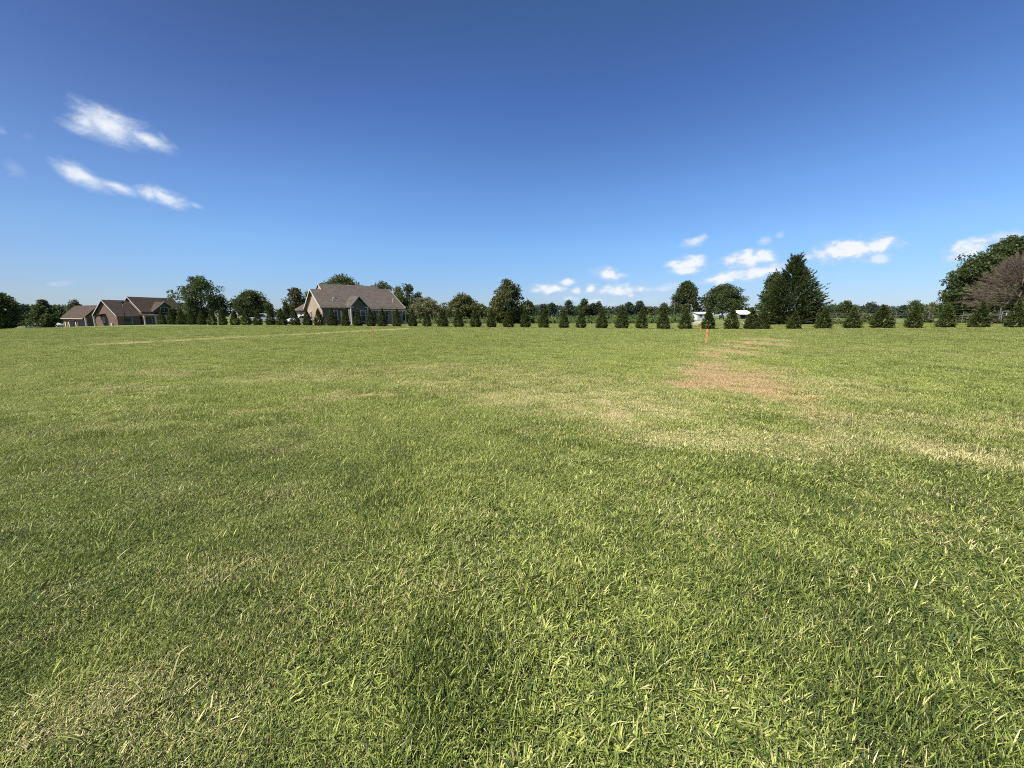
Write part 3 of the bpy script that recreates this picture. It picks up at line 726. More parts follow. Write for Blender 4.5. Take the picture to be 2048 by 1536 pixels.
for q_, row in enumerate(ROW):
    px, i, lab = row[:3]; Y = rowY(i); X = xpix(px, Y, .8); rs = random.Random(q_*7+3)
    o = thing('young_conifer', lab, 'conifer', (X, Y, Hf(X, Y)-.02), rs.uniform(0, 6.28), 'young conifers planted in a row across the field')
    s = HT.get(i, rs.uniform(.93, 1.07)); ws = rs.uniform(.88, 1.08)*(1.0 if i < 40 else 1.0)
    if len(row) > 3 and row[3] == 'w': ws = 1.35
    s *= .94 if i < 20 else .88; ws *= (.98 if i < 20 else .95)*(1.12 if i == 37 else 1)
    o.scale = (ws, ws*rs.uniform(.92, 1.08), s); o.rotation_euler.x = R(rs.uniform(-3, 3)); o.rotation_euler.y = R(rs.uniform(-3, 3))
    mobj('crown', CROWN[(q_*3+q_//4) % 7], None, o); mobj('trunk', TRKM, BARK, o)

# ---- saplings and weeds along the right fence
for a in [(1718,1760,627,52,'pale leafy sapling clump on the fence line','shrub'),(1664,1690,640,50,'low leafy weeds between two young conifers right of the cedar','shrub'),
          (1600,1640,642,54,'low reddish weeds under the rail right of the cedar','russet'),(1845,1872,640,50,'small dark bush at the foot of a wooden fence post','dark'),(1905,1945,640,52,'dark low bush below the grey rail','dark'),(1985,2012,641,44,'dry weeds at the foot of the gate post','russet')]:
    tree(a[0], a[1], a[2], a[3], a[4], a[5], 'dome', 34, .35, .17, 42, irr=.4, name='shrub', cat='shrub', trunk=False)
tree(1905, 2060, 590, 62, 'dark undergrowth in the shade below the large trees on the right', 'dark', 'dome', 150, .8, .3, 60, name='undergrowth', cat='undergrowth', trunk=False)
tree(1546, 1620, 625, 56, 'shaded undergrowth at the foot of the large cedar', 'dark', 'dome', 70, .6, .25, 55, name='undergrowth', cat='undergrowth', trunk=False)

# ---- far woods (masses)
def wood(name, label, rng_px, Y, tops, mat, n, seed, leaf=.8):
    g = np.random.default_rng(seed); px = g.uniform(rng_px[0], rng_px[1], n); Yv = Y*(1+g.uniform(-.08, .1, n))
    top = np.interp(px, [p for p, _ in tops], [q for _, q in tops])+2.5*(vnoise(px/9., px*0, seed)-.5)*2
    ht = np.array([zpix(t, y_) for t, y_ in zip(top, Yv)]); hh = 1-(1-g.uniform(0, 1, n)**.5)*1.0
    X = np.array([xpix(p, y_, 2) for p, y_ in zip(px, Yv)]); gz_ = H(X, Yv)
    C = np.stack([X, Yv, gz_+(ht-gz_)*hh*.97], -1); per = 26
    ci = np.repeat(np.arange(n), per); m_ = len(ci); d = unit(g.normal(size=(m_, 3)))
    P = C[ci]+d*g.uniform(.4, 1.3, m_)[:, None]*1.5; A = unit(g.normal(size=(m_, 3))); B = unit(np.cross(A, g.normal(size=(m_, 3))))
    L = leaf*g.uniform(.6, 1.5, m_)
    me = leafmesh(name, rhombs(P, A, B, L, L*.75), g.uniform(0, 1, m_), g.uniform(0, 1, n)[ci], LM[mat])
    return tag(mobj(name, me, None), label, 'wood', kind='stuff')
wood('far_wood', 'dark far wood along the horizon behind the crop field', (1040, 1350), 235, [(1040,612),(1100,611),(1125,617),(1200,614),(1215,617),(1240,613),(1270,615),(1310,618),(1350,616)], 'blue', 900, 1)
wood('far_wood', 'far wood along the horizon between the cedar and the right trees', (1600, 1900), 270, [(1600,616),(1700,612),(1800,616),(1900,615)], 'blue', 800, 2, .9)
wood('far_wood', 'dark far wood behind the left brick house', (-60, 160), 190, [(-60,608),(40,615),(70,618),(110,617),(150,612)], 'blue', 500, 3)
wood('far_wood', 'dark far wood glimpsed between the houses', (520, 1000), 240, [(520,626),(600,622),(700,616),(830,610),(880,618),(970,616),(1000,614)], 'blue', 700, 4)

# ---- crop field
g = np.random.default_rng(3); n = 30000
yy = 72*np.exp(g.uniform(0, 1, n)**1.1*math.log(215/72)); uu = g.uniform(-.26, .47, n); xx = uu*yy*.985
zz = H(xx, yy)+(.95+.25*vnoise(xx*.4, yy*.4, 8))*np.where(yy < 76, g.uniform(.1, 1, n), g.uniform(.8, 1.05, n))
A = unit(g.normal(size=(n, 3))+np.array([0, 0, .5])); B = unit(np.cross(A, g.normal(size=(n, 3)))); L = (.25+.004*(yy-70))*g.uniform(.7, 1.5, n)*1.5
V = rhombs(np.stack([xx, yy, zz], -1), A, B, L, L*.6)
gxn, gyn = 60, 40
ua = np.linspace(-.26, .47, gxn); ya = 72.5*np.exp(np.linspace(0, 1, gyn)*math.log(215/72.5)); UA, YA = np.meshgrid(ua, ya)
VX = (UA*YA*.985).ravel(); VY = YA.ravel(); VZ = H(VX, VY)+.82
ii = np.arange(gxn*gyn).reshape(gyn, gxn); qd = np.stack([ii[:-1, :-1], ii[:-1, 1:], ii[1:, 1:], ii[1:, :-1]], -1).reshape(-1, 4)
nb_ = len(VX); fr = np.stack([VX[:gxn], VY[:gxn], H(VX[:gxn], VY[:gxn])-.1], -1)
q2 = np.stack([nb_+np.arange(gxn-1), nb_+np.arange(1, gxn), np.arange(1, gxn), np.arange(gxn-1)], -1)
VV = np.concatenate([np.stack([VX, VY, VZ], -1), fr, V]); off = nb_+gxn
fl = np.concatenate([qd.ravel(), q2.ravel(), off+np.arange(4*n)])
me = mesh_np('crop_field', VV, fl, np.full(len(fl)//4, 4), dict(rnd=np.concatenate([np.full(off, .2), np.repeat(g.uniform(0, 1, n), 4)]), clump=np.full(len(VV), .4)))
me.materials.append(LM['crop']); tag(mobj('crop_field', me, None), 'low green crop field beyond the conifer row', 'crop', kind='stuff')

# ---- gravel drive
DRV = plain('gravel', (.36, .33, .27), .95, .1, 0, .2, 3)
pl = [(1378,56),(1388,66),(1400,84),(1414,110),(1420,150)]
V = []; Fc = []
for k in range(41):
    s = k/40*(len(pl)-1); i = min(int(s), len(pl)-2); f = s-i; px = pl[i][0]*(1-f)+pl[i+1][0]*f; Y = pl[i][1]*(1-f)+pl[i+1][1]*f
    X = xpix(px, Y, 0); 
    for e in (-1.3, 1.3): V.append((X+e, Y, Hf(X+e, Y)+.05))
    if k: j = 2*k; Fc.append((j-2, j-1, j+1, j))
me = bpy.data.meshes.new('driveway'); me.from_pydata(V, [], Fc); tag(mobj('driveway', me, DRV), kind='structure')
#PART3
# ---------------------------------------------------------------- houses
def brickmat(name, c1, c2, mortar):
    m, t, out = newmat(name); g = t.n('ShaderNodeTexCoord').outputs['Object']
    sp = t.n('ShaderNodeSeparateXYZ'); t.link(g, sp.inputs[0]); cb = t.n('ShaderNodeCombineXYZ')
    t.link(t.math('ADD', sp.outputs[0], sp.outputs[1]), cb.inputs[0]); t.link(sp.outputs[2], cb.inputs[1])
    b = t.n('ShaderNodeTexBrick'); t.link(cb.outputs[0], b.inputs['Vector'])
    b.inputs['Color1'].default_value = (*c1, 1); b.inputs['Color2'].default_value = (*c2, 1); b.inputs['Mortar'].default_value = (*mortar, 1)
    b.inputs['Scale'].default_value = 1; b.inputs['Brick Width'].default_value = .22; b.inputs['Row Height'].default_value = .075; b.inputs['Mortar Size'].default_value = .008
    n = t.noise(g, 1.3, 5); n2 = t.noise(g, 14, 3)
    c = t.mix(t.math('MULTIPLY', n, .5), b.outputs[0], tuple(x*.7 for x in c1)); c = t.mix(t.math('MULTIPLY', n2, .35), c, tuple(min(1, x*1.35) for x in c2))
    t.link(bsdf(t, c, .9, .15, 0, (b.outputs[1], .3, .01)), out.inputs[0]); return m
def shinglemat(name, c):
    m, t, out = newmat(name); g = t.n('ShaderNodeTexCoord').outputs['Object']
    sp = t.n('ShaderNodeSeparateXYZ'); t.link(g, sp.inputs[0]); cb = t.n('ShaderNodeCombineXYZ')
    t.link(t.math('ADD', sp.outputs[0], t.math('MULTIPLY', sp.outputs[1], .31)), cb.inputs[0]); t.link(t.math('MULTIPLY', sp.outputs[2], 2.2), cb.inputs[1])
    b = t.n('ShaderNodeTexBrick'); t.link(cb.outputs[0], b.inputs['Vector']); b.inputs['Scale'].default_value = 1
    b.inputs['Color1'].default_value = (*[x*.72 for x in c], 1); b.inputs['Color2'].default_value = (*[x*1.28 for x in c], 1); b.inputs['Mortar'].default_value = (*[x*.45 for x in c], 1)
    b.inputs['Brick Width'].default_value = .42; b.inputs['Row Height'].default_value = .28; b.inputs['Mortar Size'].default_value = .012
    n = t.noise(g, .5, 5, .65); c2 = t.mix(t.maprange(n, .3, .7), b.outputs[0], tuple(x*1.05 for x in (c[0]*1.1, c[1], c[2]*.85)))
    c2 = t.mix(.55, c2, b.outputs[0])
    t.link(bsdf(t, c2, .95, .1, 0, (b.outputs[1], .4, .02)), out.inputs[0]); return m
BR1 = brickmat('tan_brick', (.27, .195, .135), (.35, .262, .19), (.34, .30, .25))
BR2 = brickmat('red_brick', (.135, .082, .062), (.19, .122, .094), (.22, .19, .165))
RF1 = shinglemat('brown_grey_shingles', (.100, .086, .073)); RF2 = shinglemat('brown_shingles', (.072, .056, .045))
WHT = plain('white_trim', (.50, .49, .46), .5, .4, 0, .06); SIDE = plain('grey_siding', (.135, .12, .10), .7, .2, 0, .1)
SOF = plain('soffit', (.5, .48, .44), .7, .2, 0, .06); TAN = plain('tan_trim', (.50, .42, .33), .6, .2, 0, .08)
DRK = plain('dark_opening', (.02, .02, .02), .8, .1, 0, .1); DKM = plain('dark_metal', (.03, .03, .032), .45, .4, .6, .1)
gm_, gt_, go_ = newmat('window_glass'); gb = gt_.n('ShaderNodeBsdfPrincipled'); gb.inputs['Base Color'].default_value = (.03, .04, .05, 1); gb.inputs['Roughness'].default_value = .06
gb.inputs['Specular IOR Level'].default_value = .8; gt_.link(gb.outputs[0], go_.inputs[0]); GLS = gm_

def slab(m, p00, p10, p11, p01, th=.16):
    """roof slab: four upper corners, thickness downwards"""
    m.prism([p00, p10, p11, p01], (0, 0, -th)); return m
def gable_roof(parent, a0, a1, b0, b1, ze, zr, mat, bm=None, trim_left=True, trim_right=True):
    """ridge along a; returns nothing. local frame: a along the front, b to the back"""
    bm = (b0+b1)/2 if bm is None else bm
    for nm, (e, z) in (('front', (b0, ze)), ('back', (b1, ze))):
        m = MB(); slab(m, (a0, e, z), (a1, e, z), (a1, bm, zr), (a0, bm, zr)); m.build('roof', mat, parent)
    for a, on in ((a0-.045, trim_left), (a1+.005, trim_right)):
        if not on: continue
        for e in (b0, b1):
            m = MB(); m.prism([(a, e, ze+.03), (a, bm, zr+.03), (a, bm, zr-.22), (a, e, ze-.22)], (.04, 0, 0)); m.build('fascia', WHT, parent)
    m = MB(); m.box(a0, a1, b0-.11, b0-.003, ze-.17, ze-.03); m.build('gutter', TAN, parent)
def cross_gable(parent, a0, a1, b0, b1, ze, zr, mat):
    am = (a0+a1)/2
    for e in (a0, a1):
        m = MB(); slab(m, (e, b0, ze), (e, b1, ze), (am, b1, zr), (am, b0, zr), .14); m.build('roof', mat, parent)
        m = MB(); m.prism([(e, b0-.045, ze+.03), (am, b0-.045, zr+.03), (am, b0-.045, zr-.2), (e, b0-.045, ze-.2)], (0, .04, 0)); m.build('fascia', WHT if mat is RF1 else TAN, parent)
def gwall(parent, a0, a1, b0, b1, ze, zr, mat, bm=None, z0=-.6, name='wall'):
    """walls of a gable block (pentagon section extruded along a)"""
    bm = (b0+b1)/2 if bm is None else bm
    m = MB(); m.prism([(a0, b0, z0), (a0, b0, ze), (a0, bm, zr), (a0, b1, ze), (a0, b1, z0)], (a1-a0, 0, 0)); m.build(name, mat, parent)
def window(parent, u0, u1, z0, z1, at, axis='b', face=-1, nx=2, nz=2, mat=None):
    """frame proud of the wall plane axis=at, with pane as its child"""
    f = MB(); t = .09; d0, d1 = (at-.07, at+.02) if face < 0 else (at-.02, at+.07)
    def bx(u, v, p, q, e0=d0, e1=d1, mb=f):
        mb.box(u, v, e0, e1, p, q) if axis == 'b' else mb.box(e0, e1, u, v, p, q)
    bx(u0-t, u1+t, z1, z1+t); bx(u0-t, u1+t, z0-t, z0); bx(u0-t, u0, z0, z1); bx(u1, u1+t, z0, z1)
    for k in range(1, nx): c = u0+(u1-u0)*k/nx; bx(c-.03, c+.03, z0, z1)
    for k in range(1, nz): c = z0+(z1-z0)*k/nz; bx(u0, u1, c-.022, c+.022, d0+.012, d1-.012)
    fr = f.build('window', mat or WHT, parent)
    p = MB(); bx(u0-.01, u1+.01, z0-.01, z1+.01, at-.028 if face < 0 else at+.003, at-.003 if face < 0 else at+.028, p); p.build('pane', GLS, fr)
    return fr
def column(parent, a, b, z0, z1, r=.13, mat=None):
    m = MB(); m.tube([(a, b, z0+.12), (a, b, z1-.12)], [r, r*.88], 12); m.box(a-r*1.3, a+r*1.3, b-r*1.3, b+r*1.3, z0, z0+.12); m.box(a-r*1.25, a+r*1.25, b-r*1.25, b+r*1.25, z1-.12, z1)
    return m.build('column', mat or WHT, parent)

# ---- middle house. frame fitted to the photograph: front left roof corner, front runs 38.5 deg off the picture plane
YA = 61.8; XA = xpix(640, YA, 2.8); zA = .06
hs = thing('brick_house', 'tan brick house with brown shingle roofs and a sunlit left gable behind the conifers', 'house', (XA, YA, zA), R(38.5))
hs.location.z = zA
E = 2.76
gwall(hs, .4, 1.9, .5, 12.0, E+.0, E+2.88, BR1, 6.25)
gwall(hs, 1.92, 12.0, .5, 16.3, E, E+3.98, BR1, 8.4)
gwall(hs, 12.02, 13.7, .5, 14.1, E, E+3.42, BR1, 7.3)
gable_roof(hs, 0, 1.78, 0, 12.5, E, E+3.12, RF1, 6.25, True, False)
gable_roof(hs, 1.79, 12.2, 0, 16.8, E, E+4.2, RF1, 8.4, False, False)
m = MB(); m.prism([(1.745, 6.3, E+3.18), (1.745, 8.4, E+4.23), (1.745, 8.4, E+4.0), (1.745, 6.3, E+2.95)], (.04, 0, 0)); m.build('fascia', WHT, hs)
gable_roof(hs, 12.25, 14.1, 0, 14.6, E, E+3.65, RF1, 7.3, False, True)
# shaded siding on the front wall and a dark clad upper gable
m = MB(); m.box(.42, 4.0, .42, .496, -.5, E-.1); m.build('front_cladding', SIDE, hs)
# entry
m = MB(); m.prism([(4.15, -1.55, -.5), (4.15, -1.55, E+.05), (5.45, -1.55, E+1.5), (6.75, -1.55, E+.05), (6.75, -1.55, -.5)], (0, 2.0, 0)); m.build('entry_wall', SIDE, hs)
cross_gable(hs, 3.95, 6.95, -2.1, 3.9, E+.08, E+1.85, RF1)
for a in (4.12, 6.78): column(hs, a, -1.9, -.05, E-.02, .11)
m = MB(); m.box(3.95, 4.6, -2.0, -1.8, E-.06, E+.07); m.build('eave_return', WHT, hs)
m = MB(); m.box(6.3, 6.95, -2.0, -1.8, E-.06, E+.07); m.build('eave_return', WHT, hs)
window(hs, 5.75, 6.45, .55, 2.25, -1.55, nx=1, nz=2)
m = MB(); m.box(4.5, 5.4, -1.62, -1.54, -.05, 2.05); d_ = m.build('door', DRK, hs)
m = MB(); m.box(5.22, 5.28, -1.68, -1.622, .95, 1.05); m.build('handle', WHT, d_)
m = MB(); m.box(3.05, 3.35, .3, .41, -.3, 2.2); m.build('pilaster', TAN, hs)
# porch right of the entry
m = MB(); slab(m, (6.97, -.75, E-.2), (14.0, -.75, E-.2), (14.0, .05, E-.02), (6.97, .05, E-.02), .12); m.build('porch_roof', RF1, hs)
m = MB(); m.box(6.97, 14.0, -.72, -.58, E-.52, E-.33); m.build('beam', WHT, hs)
for a in (9.0, 11.3, 13.8): column(hs, a, -.65, -.05, E-.53, .1, TAN)
for a in (1.5,): window(hs, a, a+1.1, .8, 2.2, .42)
for a in (8.0, 10.0, 12.35): window(hs, a, a+1.0, .7, 2.15, .5)
window(hs, 8.0, 8.9, .75, 2.1, .4, axis='a', nx=1)
m = MB(); m.tube([(2.5, 2.2, E+.9), (2.5, 2.2, E+1.65)], .06, 10); m.build('vent_pipe', WHT, hs)
m = MB(); m.box(2.95, 3.25, 3.0, 3.3, E+1.3, E+1.75); m.build('roof_vent', WHT, hs)
m = MB(); m.tube([(12.6, 1.9, E+.8), (12.6, 1.9, E+1.75)], .055, 10); m.build('vent_pipe', WHT, hs)
m = MB(); m.box(0.3, 13.9, -.5, .45, -.7, -.02); m.build('porch_floor', TAN, hs)
# garage wing with hipped roof behind the left gable
m = MB(); m.box(.5, 7.5, 12.6, 23.0, -.6, E-.35); m.build('garage_wall', BR1, hs)
g0, g1, h0, h1, ze, zr = -.1, 8.0, 12.52, 23.6, E-.3, E+2.5
m = MB(); m.prism([(g0, h0, ze), (g0, h1, ze), (3.95, h1-4, zr), (3.95, h0, zr)], (0, 0, -.14)); m.build('roof', RF1, hs)
m = MB(); m.prism([(g1, h0, ze), (g1, h1, ze), (3.95, h1-4, zr), (3.95, h0, zr)], (0, 0, -.14)); m.build('roof', RF1, hs)
m = MB(); m.prism([(g0, h1, ze), (g1, h1, ze), (3.95, h1-4, zr)], (0, 0, -.14)); m.build('roof', RF1, hs)
m = MB(); m.box(.42, .495, 14.0, 17.0, -.3, 2.05); gd = m.build('garage_door', WHT, hs)
m = MB(); m.box(.42, .495, 18.4, 21.4, -.3, 2.05); m.build('garage_door', WHT, hs)

# ---- left house
YB = 91; XB = xpix(231.6, YB, EYE); zB = -1.0
hl = thing('brick_house', 'red brick house with dark brown roofs and white porch columns, far left', 'house', (XB, YB, zB), R(72))
ev = EYE-zB
gwall(hl, .35, 4.8, .4, 8.6, ev, ev+3.4, BR2, 4.5)
gable_roof(hl, 0, 4.84, 0, 9.0, ev, ev+3.66, RF2, 4.5, True, False)
gwall(hl, 5.2, 14.5, .35, 8.2, ev+.96, ev+4.35, BR2, 4.28)
gable_roof(hl, 4.87, 14.8, 0, 8.56, ev+.96, ev+4.58, RF2, 4.28, True, True)
gwall(hl, 14.9, 19.5, .35, 7.6, ev+.2, ev+3.2, BR2, 3.9)
gable_roof(hl, 14.85, 20, 0, 7.8, ev+.2, ev+3.5, RF2, 3.9, False, True)
m = MB(); m.prism([(7.2, -.25, ev+.6), (7.2, -.25, ev+1.1), (9.85, -.25, ev+3.2), (12.5, -.25, ev+1.1), (12.5, -.25, ev+.6)], (0, .58, 0)); m.build('gable_wall', SIDE, hl)
cross_gable(hl, 6.9, 12.8, -.7, 3.6, ev+1.05, ev+3.5, RF2)
window(hl, 9.05, 10.65, ev+.85, ev+2.0, -.25, nx=2, nz=2)
# porch
m = MB(); slab(m, (4.2, -2.1, ev+.1), (19, -2.1, ev+.1), (19, .3, ev+.55), (4.2, .3, ev+.55), .1); m.build('porch_roof', RF2, hl)
m = MB(); m.box(4.25, 19, -2.0, -1.8, ev-.16, ev-.003); m.build('beam', SOF, hl)
for a in (4.4, 6.7, 9.0, 11.3, 13.6, 15.9, 18.2): column(hl, a, -1.9, .0, ev-.165, .16)
m = MB(); m.box(4.0, 19.2, -2.2, .3, -.4, -.01); m.build('porch_floor', TAN, hl)
for a in (7.2, 11.0, 14.0): window(hl, a, a+1.0, .8, 2.1, .35)
window(hl, 1.6, 3.4, .5, 2.0, .4, nx=2, nz=1, mat=SIDE)
m = MB(); m.box(9.6, 10.5, .28, .345, 0, 2.05); m.build('door', DRK, hl)
window(hl, 5.2, 5.9, .9, 2.1, .35, axis='a', nx=1)
m = MB(); m.box(.1, .34, 2.2, 2.7, -.2, .7); m.build('meter_box', WHT, hl)
# garage block, turned towards the left
P1 = Vector((xpix(118.8, 100, 1), 100, 0)); P2 = Vector((xpix(165.6, 93, 1), 93, 0)); dv = (P2-P1).normalized(); Lg = (P2-P1).length
ga = math.atan2(dv.y, dv.x)
gr = bpy.data.objects.new('garage_block', None)
def gpart(mb, name, mat):   # garage parts keep their own turned frame but hang directly on the house
    o_ = mb.build(name, mat, hl); M_ = Matrix.Translation((P1.x, P1.y, -1.3)) @ Matrix.Rotation(ga, 4, 'Z')
    HM = Matrix.Translation((XB, YB, zB)) @ Matrix.Rotation(R(72), 4, 'Z')
    o_.matrix_local = HM.inverted() @ M_; return o_
bpy.data.objects.remove(gr)
e1, r1, D_ = 1.3+EYE-.65, 1.3+EYE+2.5, 6.2
for s, (p, q) in enumerate(((0, D_/2), (D_, D_/2))):
    m = MB(); slab(m, (0, p, e1), (Lg, p, e1), (Lg, q, r1), (0 if s == 0 else 0, q, r1)); gpart(m, 'roof', RF2)
m = MB(); m.prism([(.4, .4, 0), (.4, .4, e1-.02), (.4, D_/2, r1-.25), (.4, D_-.4, e1-.02), (.4, D_-.4, 0)], (Lg-.8, 0, 0)); gpart(m, 'garage_wall', BR2)
m = MB(); m.box(.0, Lg, -.1, -.003, e1-.2, e1-.02); gpart(m, 'gutter', TAN)
for k, (s0, s1) in enumerate(((5.2, 8.4), (10.3, 15.0))):
    m = MB(); m.box(s0, s1, .33, .397, 0, e1-.75); gpart(m, 'garage_door', DRK)  # near-black panel: shade inside the open bay painted as colour, no door leaf
    m = MB(); m.box(s0-.15, s1+.15, .25, .395, e1-.745, e1-.6); gpart(m, 'lintel', TAN)
for s0 in (2.0, 4.4, 8.9): 
    m = MB(); m.box(s0, s0+.55, .25, .395, 0, e1-.9); gpart(m, 'pilaster', TAN)
# covered walk between garage and house
Wp = [Vector((xpix(168, 91, 1), 91)), Vector((xpix(203, 92, 1.5), 92))]
m = MB(); a_, b_ = Wp; n_ = Vector((.45, .893))
m.prism([(a_.x, a_.y, 1.15), (b_.x, b_.y, 1.85), (b_.x+n_.x*2.6, b_.y+n_.y*2.6, 2.15), (a_.x+n_.x*2.6, a_.y+n_.y*2.6, 1.45)], (0, 0, -.14))
def wpart(mb, name, mat):
    o_ = mb.build(name, mat, hl); HM = Matrix.Translation((XB, YB, zB)) @ Matrix.Rotation(R(72), 4, 'Z'); o_.matrix_local = HM.inverted(); return o_
wpart(m, 'walkway_roof', RF2)
for p in (.02, .5):
    q = a_.lerp(b_, p); m = MB(); m.tube([(q.x+.05, q.y+.12, -1.3), (q.x+.05, q.y+.12, 1.02+.7*p)], .17, 10); wpart(m, 'column', WHT)
m = MB(); m.box(a_.x+1.2, b_.x+2.0, 94.2, 94.6, -1.3, 1.4); wpart(m, 'rear_wall', BR2)

# ---------------------------------------------------------------- small things
# lamp post before the left house
YL = 84; XL = xpix(248.5, YL, 2); zL = Hf(XL, YL); hl_ = zpix(603, YL)-zL
o = thing('lamp_post', 'dark lamp post with a small flat lantern before the left brick house', 'lamp post', (XL, YL, zL))
m = MB(); m.tube([(0, 0, -.2), (0, 0, hl_-.35)], [.075, .05], 10); m.tube([(0, 0, -.05), (0, 0, .3)], [.14, .1], 10); m.build('pole', DKM, o, smooth=True)
m = MB(); m.tube([(0, 0, hl_-.38), (0, 0, hl_-.3), (0, 0, hl_-.12), (0, 0, hl_)], [.1, .22, .3, .05], 12); m.box(-.38, .38, -.06, .06, hl_-.16, hl_-.08); m.build('lantern', DKM, o)

WOOD = plain('weathered_wood', (.12, .105, .09), .9, .1, 0, .25, 8); GALV = plain('galvanised', (.42, .43, .43), .45, .4, .7, .1)
ORG = plain('orange_paint', (.78, .36, .16), .7, .2, 0, .12, 20); ORG2 = plain('orange_flagging', (.80, .20, .05), .6, .2, 0, .1, 20)
# survey stakes
for px, top, bot, wd, lab, nm in [(1412.5, 657.5, 686, .10, 'tall orange painted wooden survey stake standing in the lawn right of centre', 0),
                                  (1401, 651, 664, .085, 'small orange stake beyond and just left of the tall orange stake', 1),
                                  (972, 648, 660, .08, 'small orange stake before the conifers left of the magnolia', 2),
                                  (746.5, 657, 681, .035, 'very thin orange stake beside the straw coloured strip in the lawn', 3)]:
    d = pixdir(px, bot); t = EYE/(-d.z); X, Y = d.x*t, d.y*t; z = Hf(X, Y); h = zpix(top, Y)-z
    o = thing('survey_stake', lab, 'stake', (X, Y, z-.02), R(12*nm), 'orange survey stakes in the lawn')
    m = MB(); m.prism([(-wd/2, -.012, -.1), (wd/2, -.012, -.1), (wd/2, -.012, h-.05), (0, -.012, h+.02), (-wd/2, -.012, h-.05)], (0, .024, 0)); m.build('stake', ORG, o)
    m = MB(); zz0 = h*.72
    m.box(-wd/2-.006, wd/2+.006, -.018, .018, zz0, zz0+.05); m.build('ribbon', ORG2, o)

# fence along the right
fx = [(1592, 57), (1640, 55), (1672, 54), (1724, 53), (1791, 52), (1857, 51), (1924, 50), (1998, 47.5), (2062, 46.5), (2130, 45.5)]
fo = thing('farm_fence', 'grey wooden post and wire fence behind the conifers on the right', 'fence', (xpix(1592, 57, 1), 57, 0))
F0 = Vector(fo.location); tops = []
for k, (px, Y) in enumerate(fx):
    X = xpix(px, Y, 1); z = Hf(X, Y); h = 1.45 if k != 7 else 1.85; p = Vector((X, Y, z))-F0; tops.append(p)
    r_ = .065 if k in (4, 5) else (.085 if k == 7 else .045)
    m = MB(); m.tube([p+Vector((0, 0, -.3)), p+Vector((.02, 0, h*.5)), p+Vector((.03*(-1)**k, 0, h))], [r_*1.05, r_, r_*.9], 9); m.build('post', WOOD, fo)
for hh_ in (.35, .65, .95, 1.25):
    m = MB()
    for a, b in zip(tops[:7], tops[1:8]): m.tube([a+Vector((0, -.07, hh_)), a.lerp(b, .5)+Vector((0, -.07, hh_-.03)), b+Vector((0, -.07, hh_))], .009, 4, False)
    m.build('wire', GALV, fo)
for (i, j, z) in ((0, 1, .95), (6, 7, 1.05)):
    a, b = tops[i], tops[j]; m = MB(); m.tube([a+Vector((0, -.1, z)), b+Vector((0, -.1, z-.04))], .045, 7); m.build('rail', WOOD, fo)
# farm gate
a, b = tops[7]+F0, tops[8]+F0
go_ = thing('farm_gate', 'grey tubular metal farm gate beside the tall fence post at the right edge', 'gate', tuple(a))
D2_ = b-a; s_ = D2_.normalized()
for z in (.25, .45, .65, .9, 1.15, 1.4):
    m = MB(); m.tube([s_*.15+Vector((0, 0, z)), D2_-s_*.15+Vector((0, 0, z))], .024, 7); m.build('bar', GALV, go_)
for f in (.05, .5, .95):
    m = MB(); m.tube([D2_*f+Vector((0, -.03, .2)), D2_*f+Vector((0, -.03, 1.45))], .026, 7); m.build('upright', GALV, go_)
m = MB(); q = D2_*.17; m.prism([(q.x-.05, q.y-.1, .95), (q.x+.05, q.y-.1, .95), (q.x+.13, q.y-.1, 1.35), (q.x+.03, q.y-.1, 1.35)], (0, .03, 0)); m.build('plate', WHT, go_)

# utility poles
def upole(px, top, Y, label, r, arm=False, trans=False, cap=False, lean=0):
    X = xpix(px, Y, 2); z = Hf(X, Y); h = zpix(top, Y)-z
    o = thing('utility_pole', label, 'utility pole', (X, Y, z)); m = MB(); m.tube([(0, 0, -.3), (lean*h*.5, 0, h*.5), (lean*h, 0, h)], [r*1.2, r, r*.8], 9); m.build('pole', WOOD, o, smooth=True)
    if arm: m = MB(); m.box(lean*h-.9, lean*h+.3, -.06, .06, h-.35, h-.22); m.build('crossarm', WOOD, o)
    if trans:
        m = MB(); m.tube([(.42, 0, h-2.3), (.42, 0, h-1.3)], .24, 12); m.tube([(.42, 0, h-1.3), (.42, 0, h-1.12)], .05, 8); m.box(.08, .3, -.05, .05, h-1.9, h-1.8); m.build('transformer', GALV, o)
        m = MB(); m.tube([(.0, 0, h-.2), (-.4, -.2, h-.1), (-.7, -.3, h-.35)], .05, 6); m.build('bracket', GALV, o)
    if cap: m = MB(); m.tube([(0, -.1, h-.55), (0, -.1, h-.1)], .18, 10); m.build('insulator', WHT, o)
    return Vector((X, Y, z+h))
pA = upole(1347.5, 605, 120, 'tall thin utility pole before the left edge of the dark egg shaped tree', .10, lean=.02)
pB = upole(1381.5, 608, 150, 'utility pole with transformer and short crossarm before the egg shaped tree', .20, True, True)
upole(1118.5, 620, 150, 'far thin pole with a white cap above the crop field', .11, cap=True)
upole(1112, 628, 69, 'short thin grey pole before the crop field, left of the white capped pole', .045)

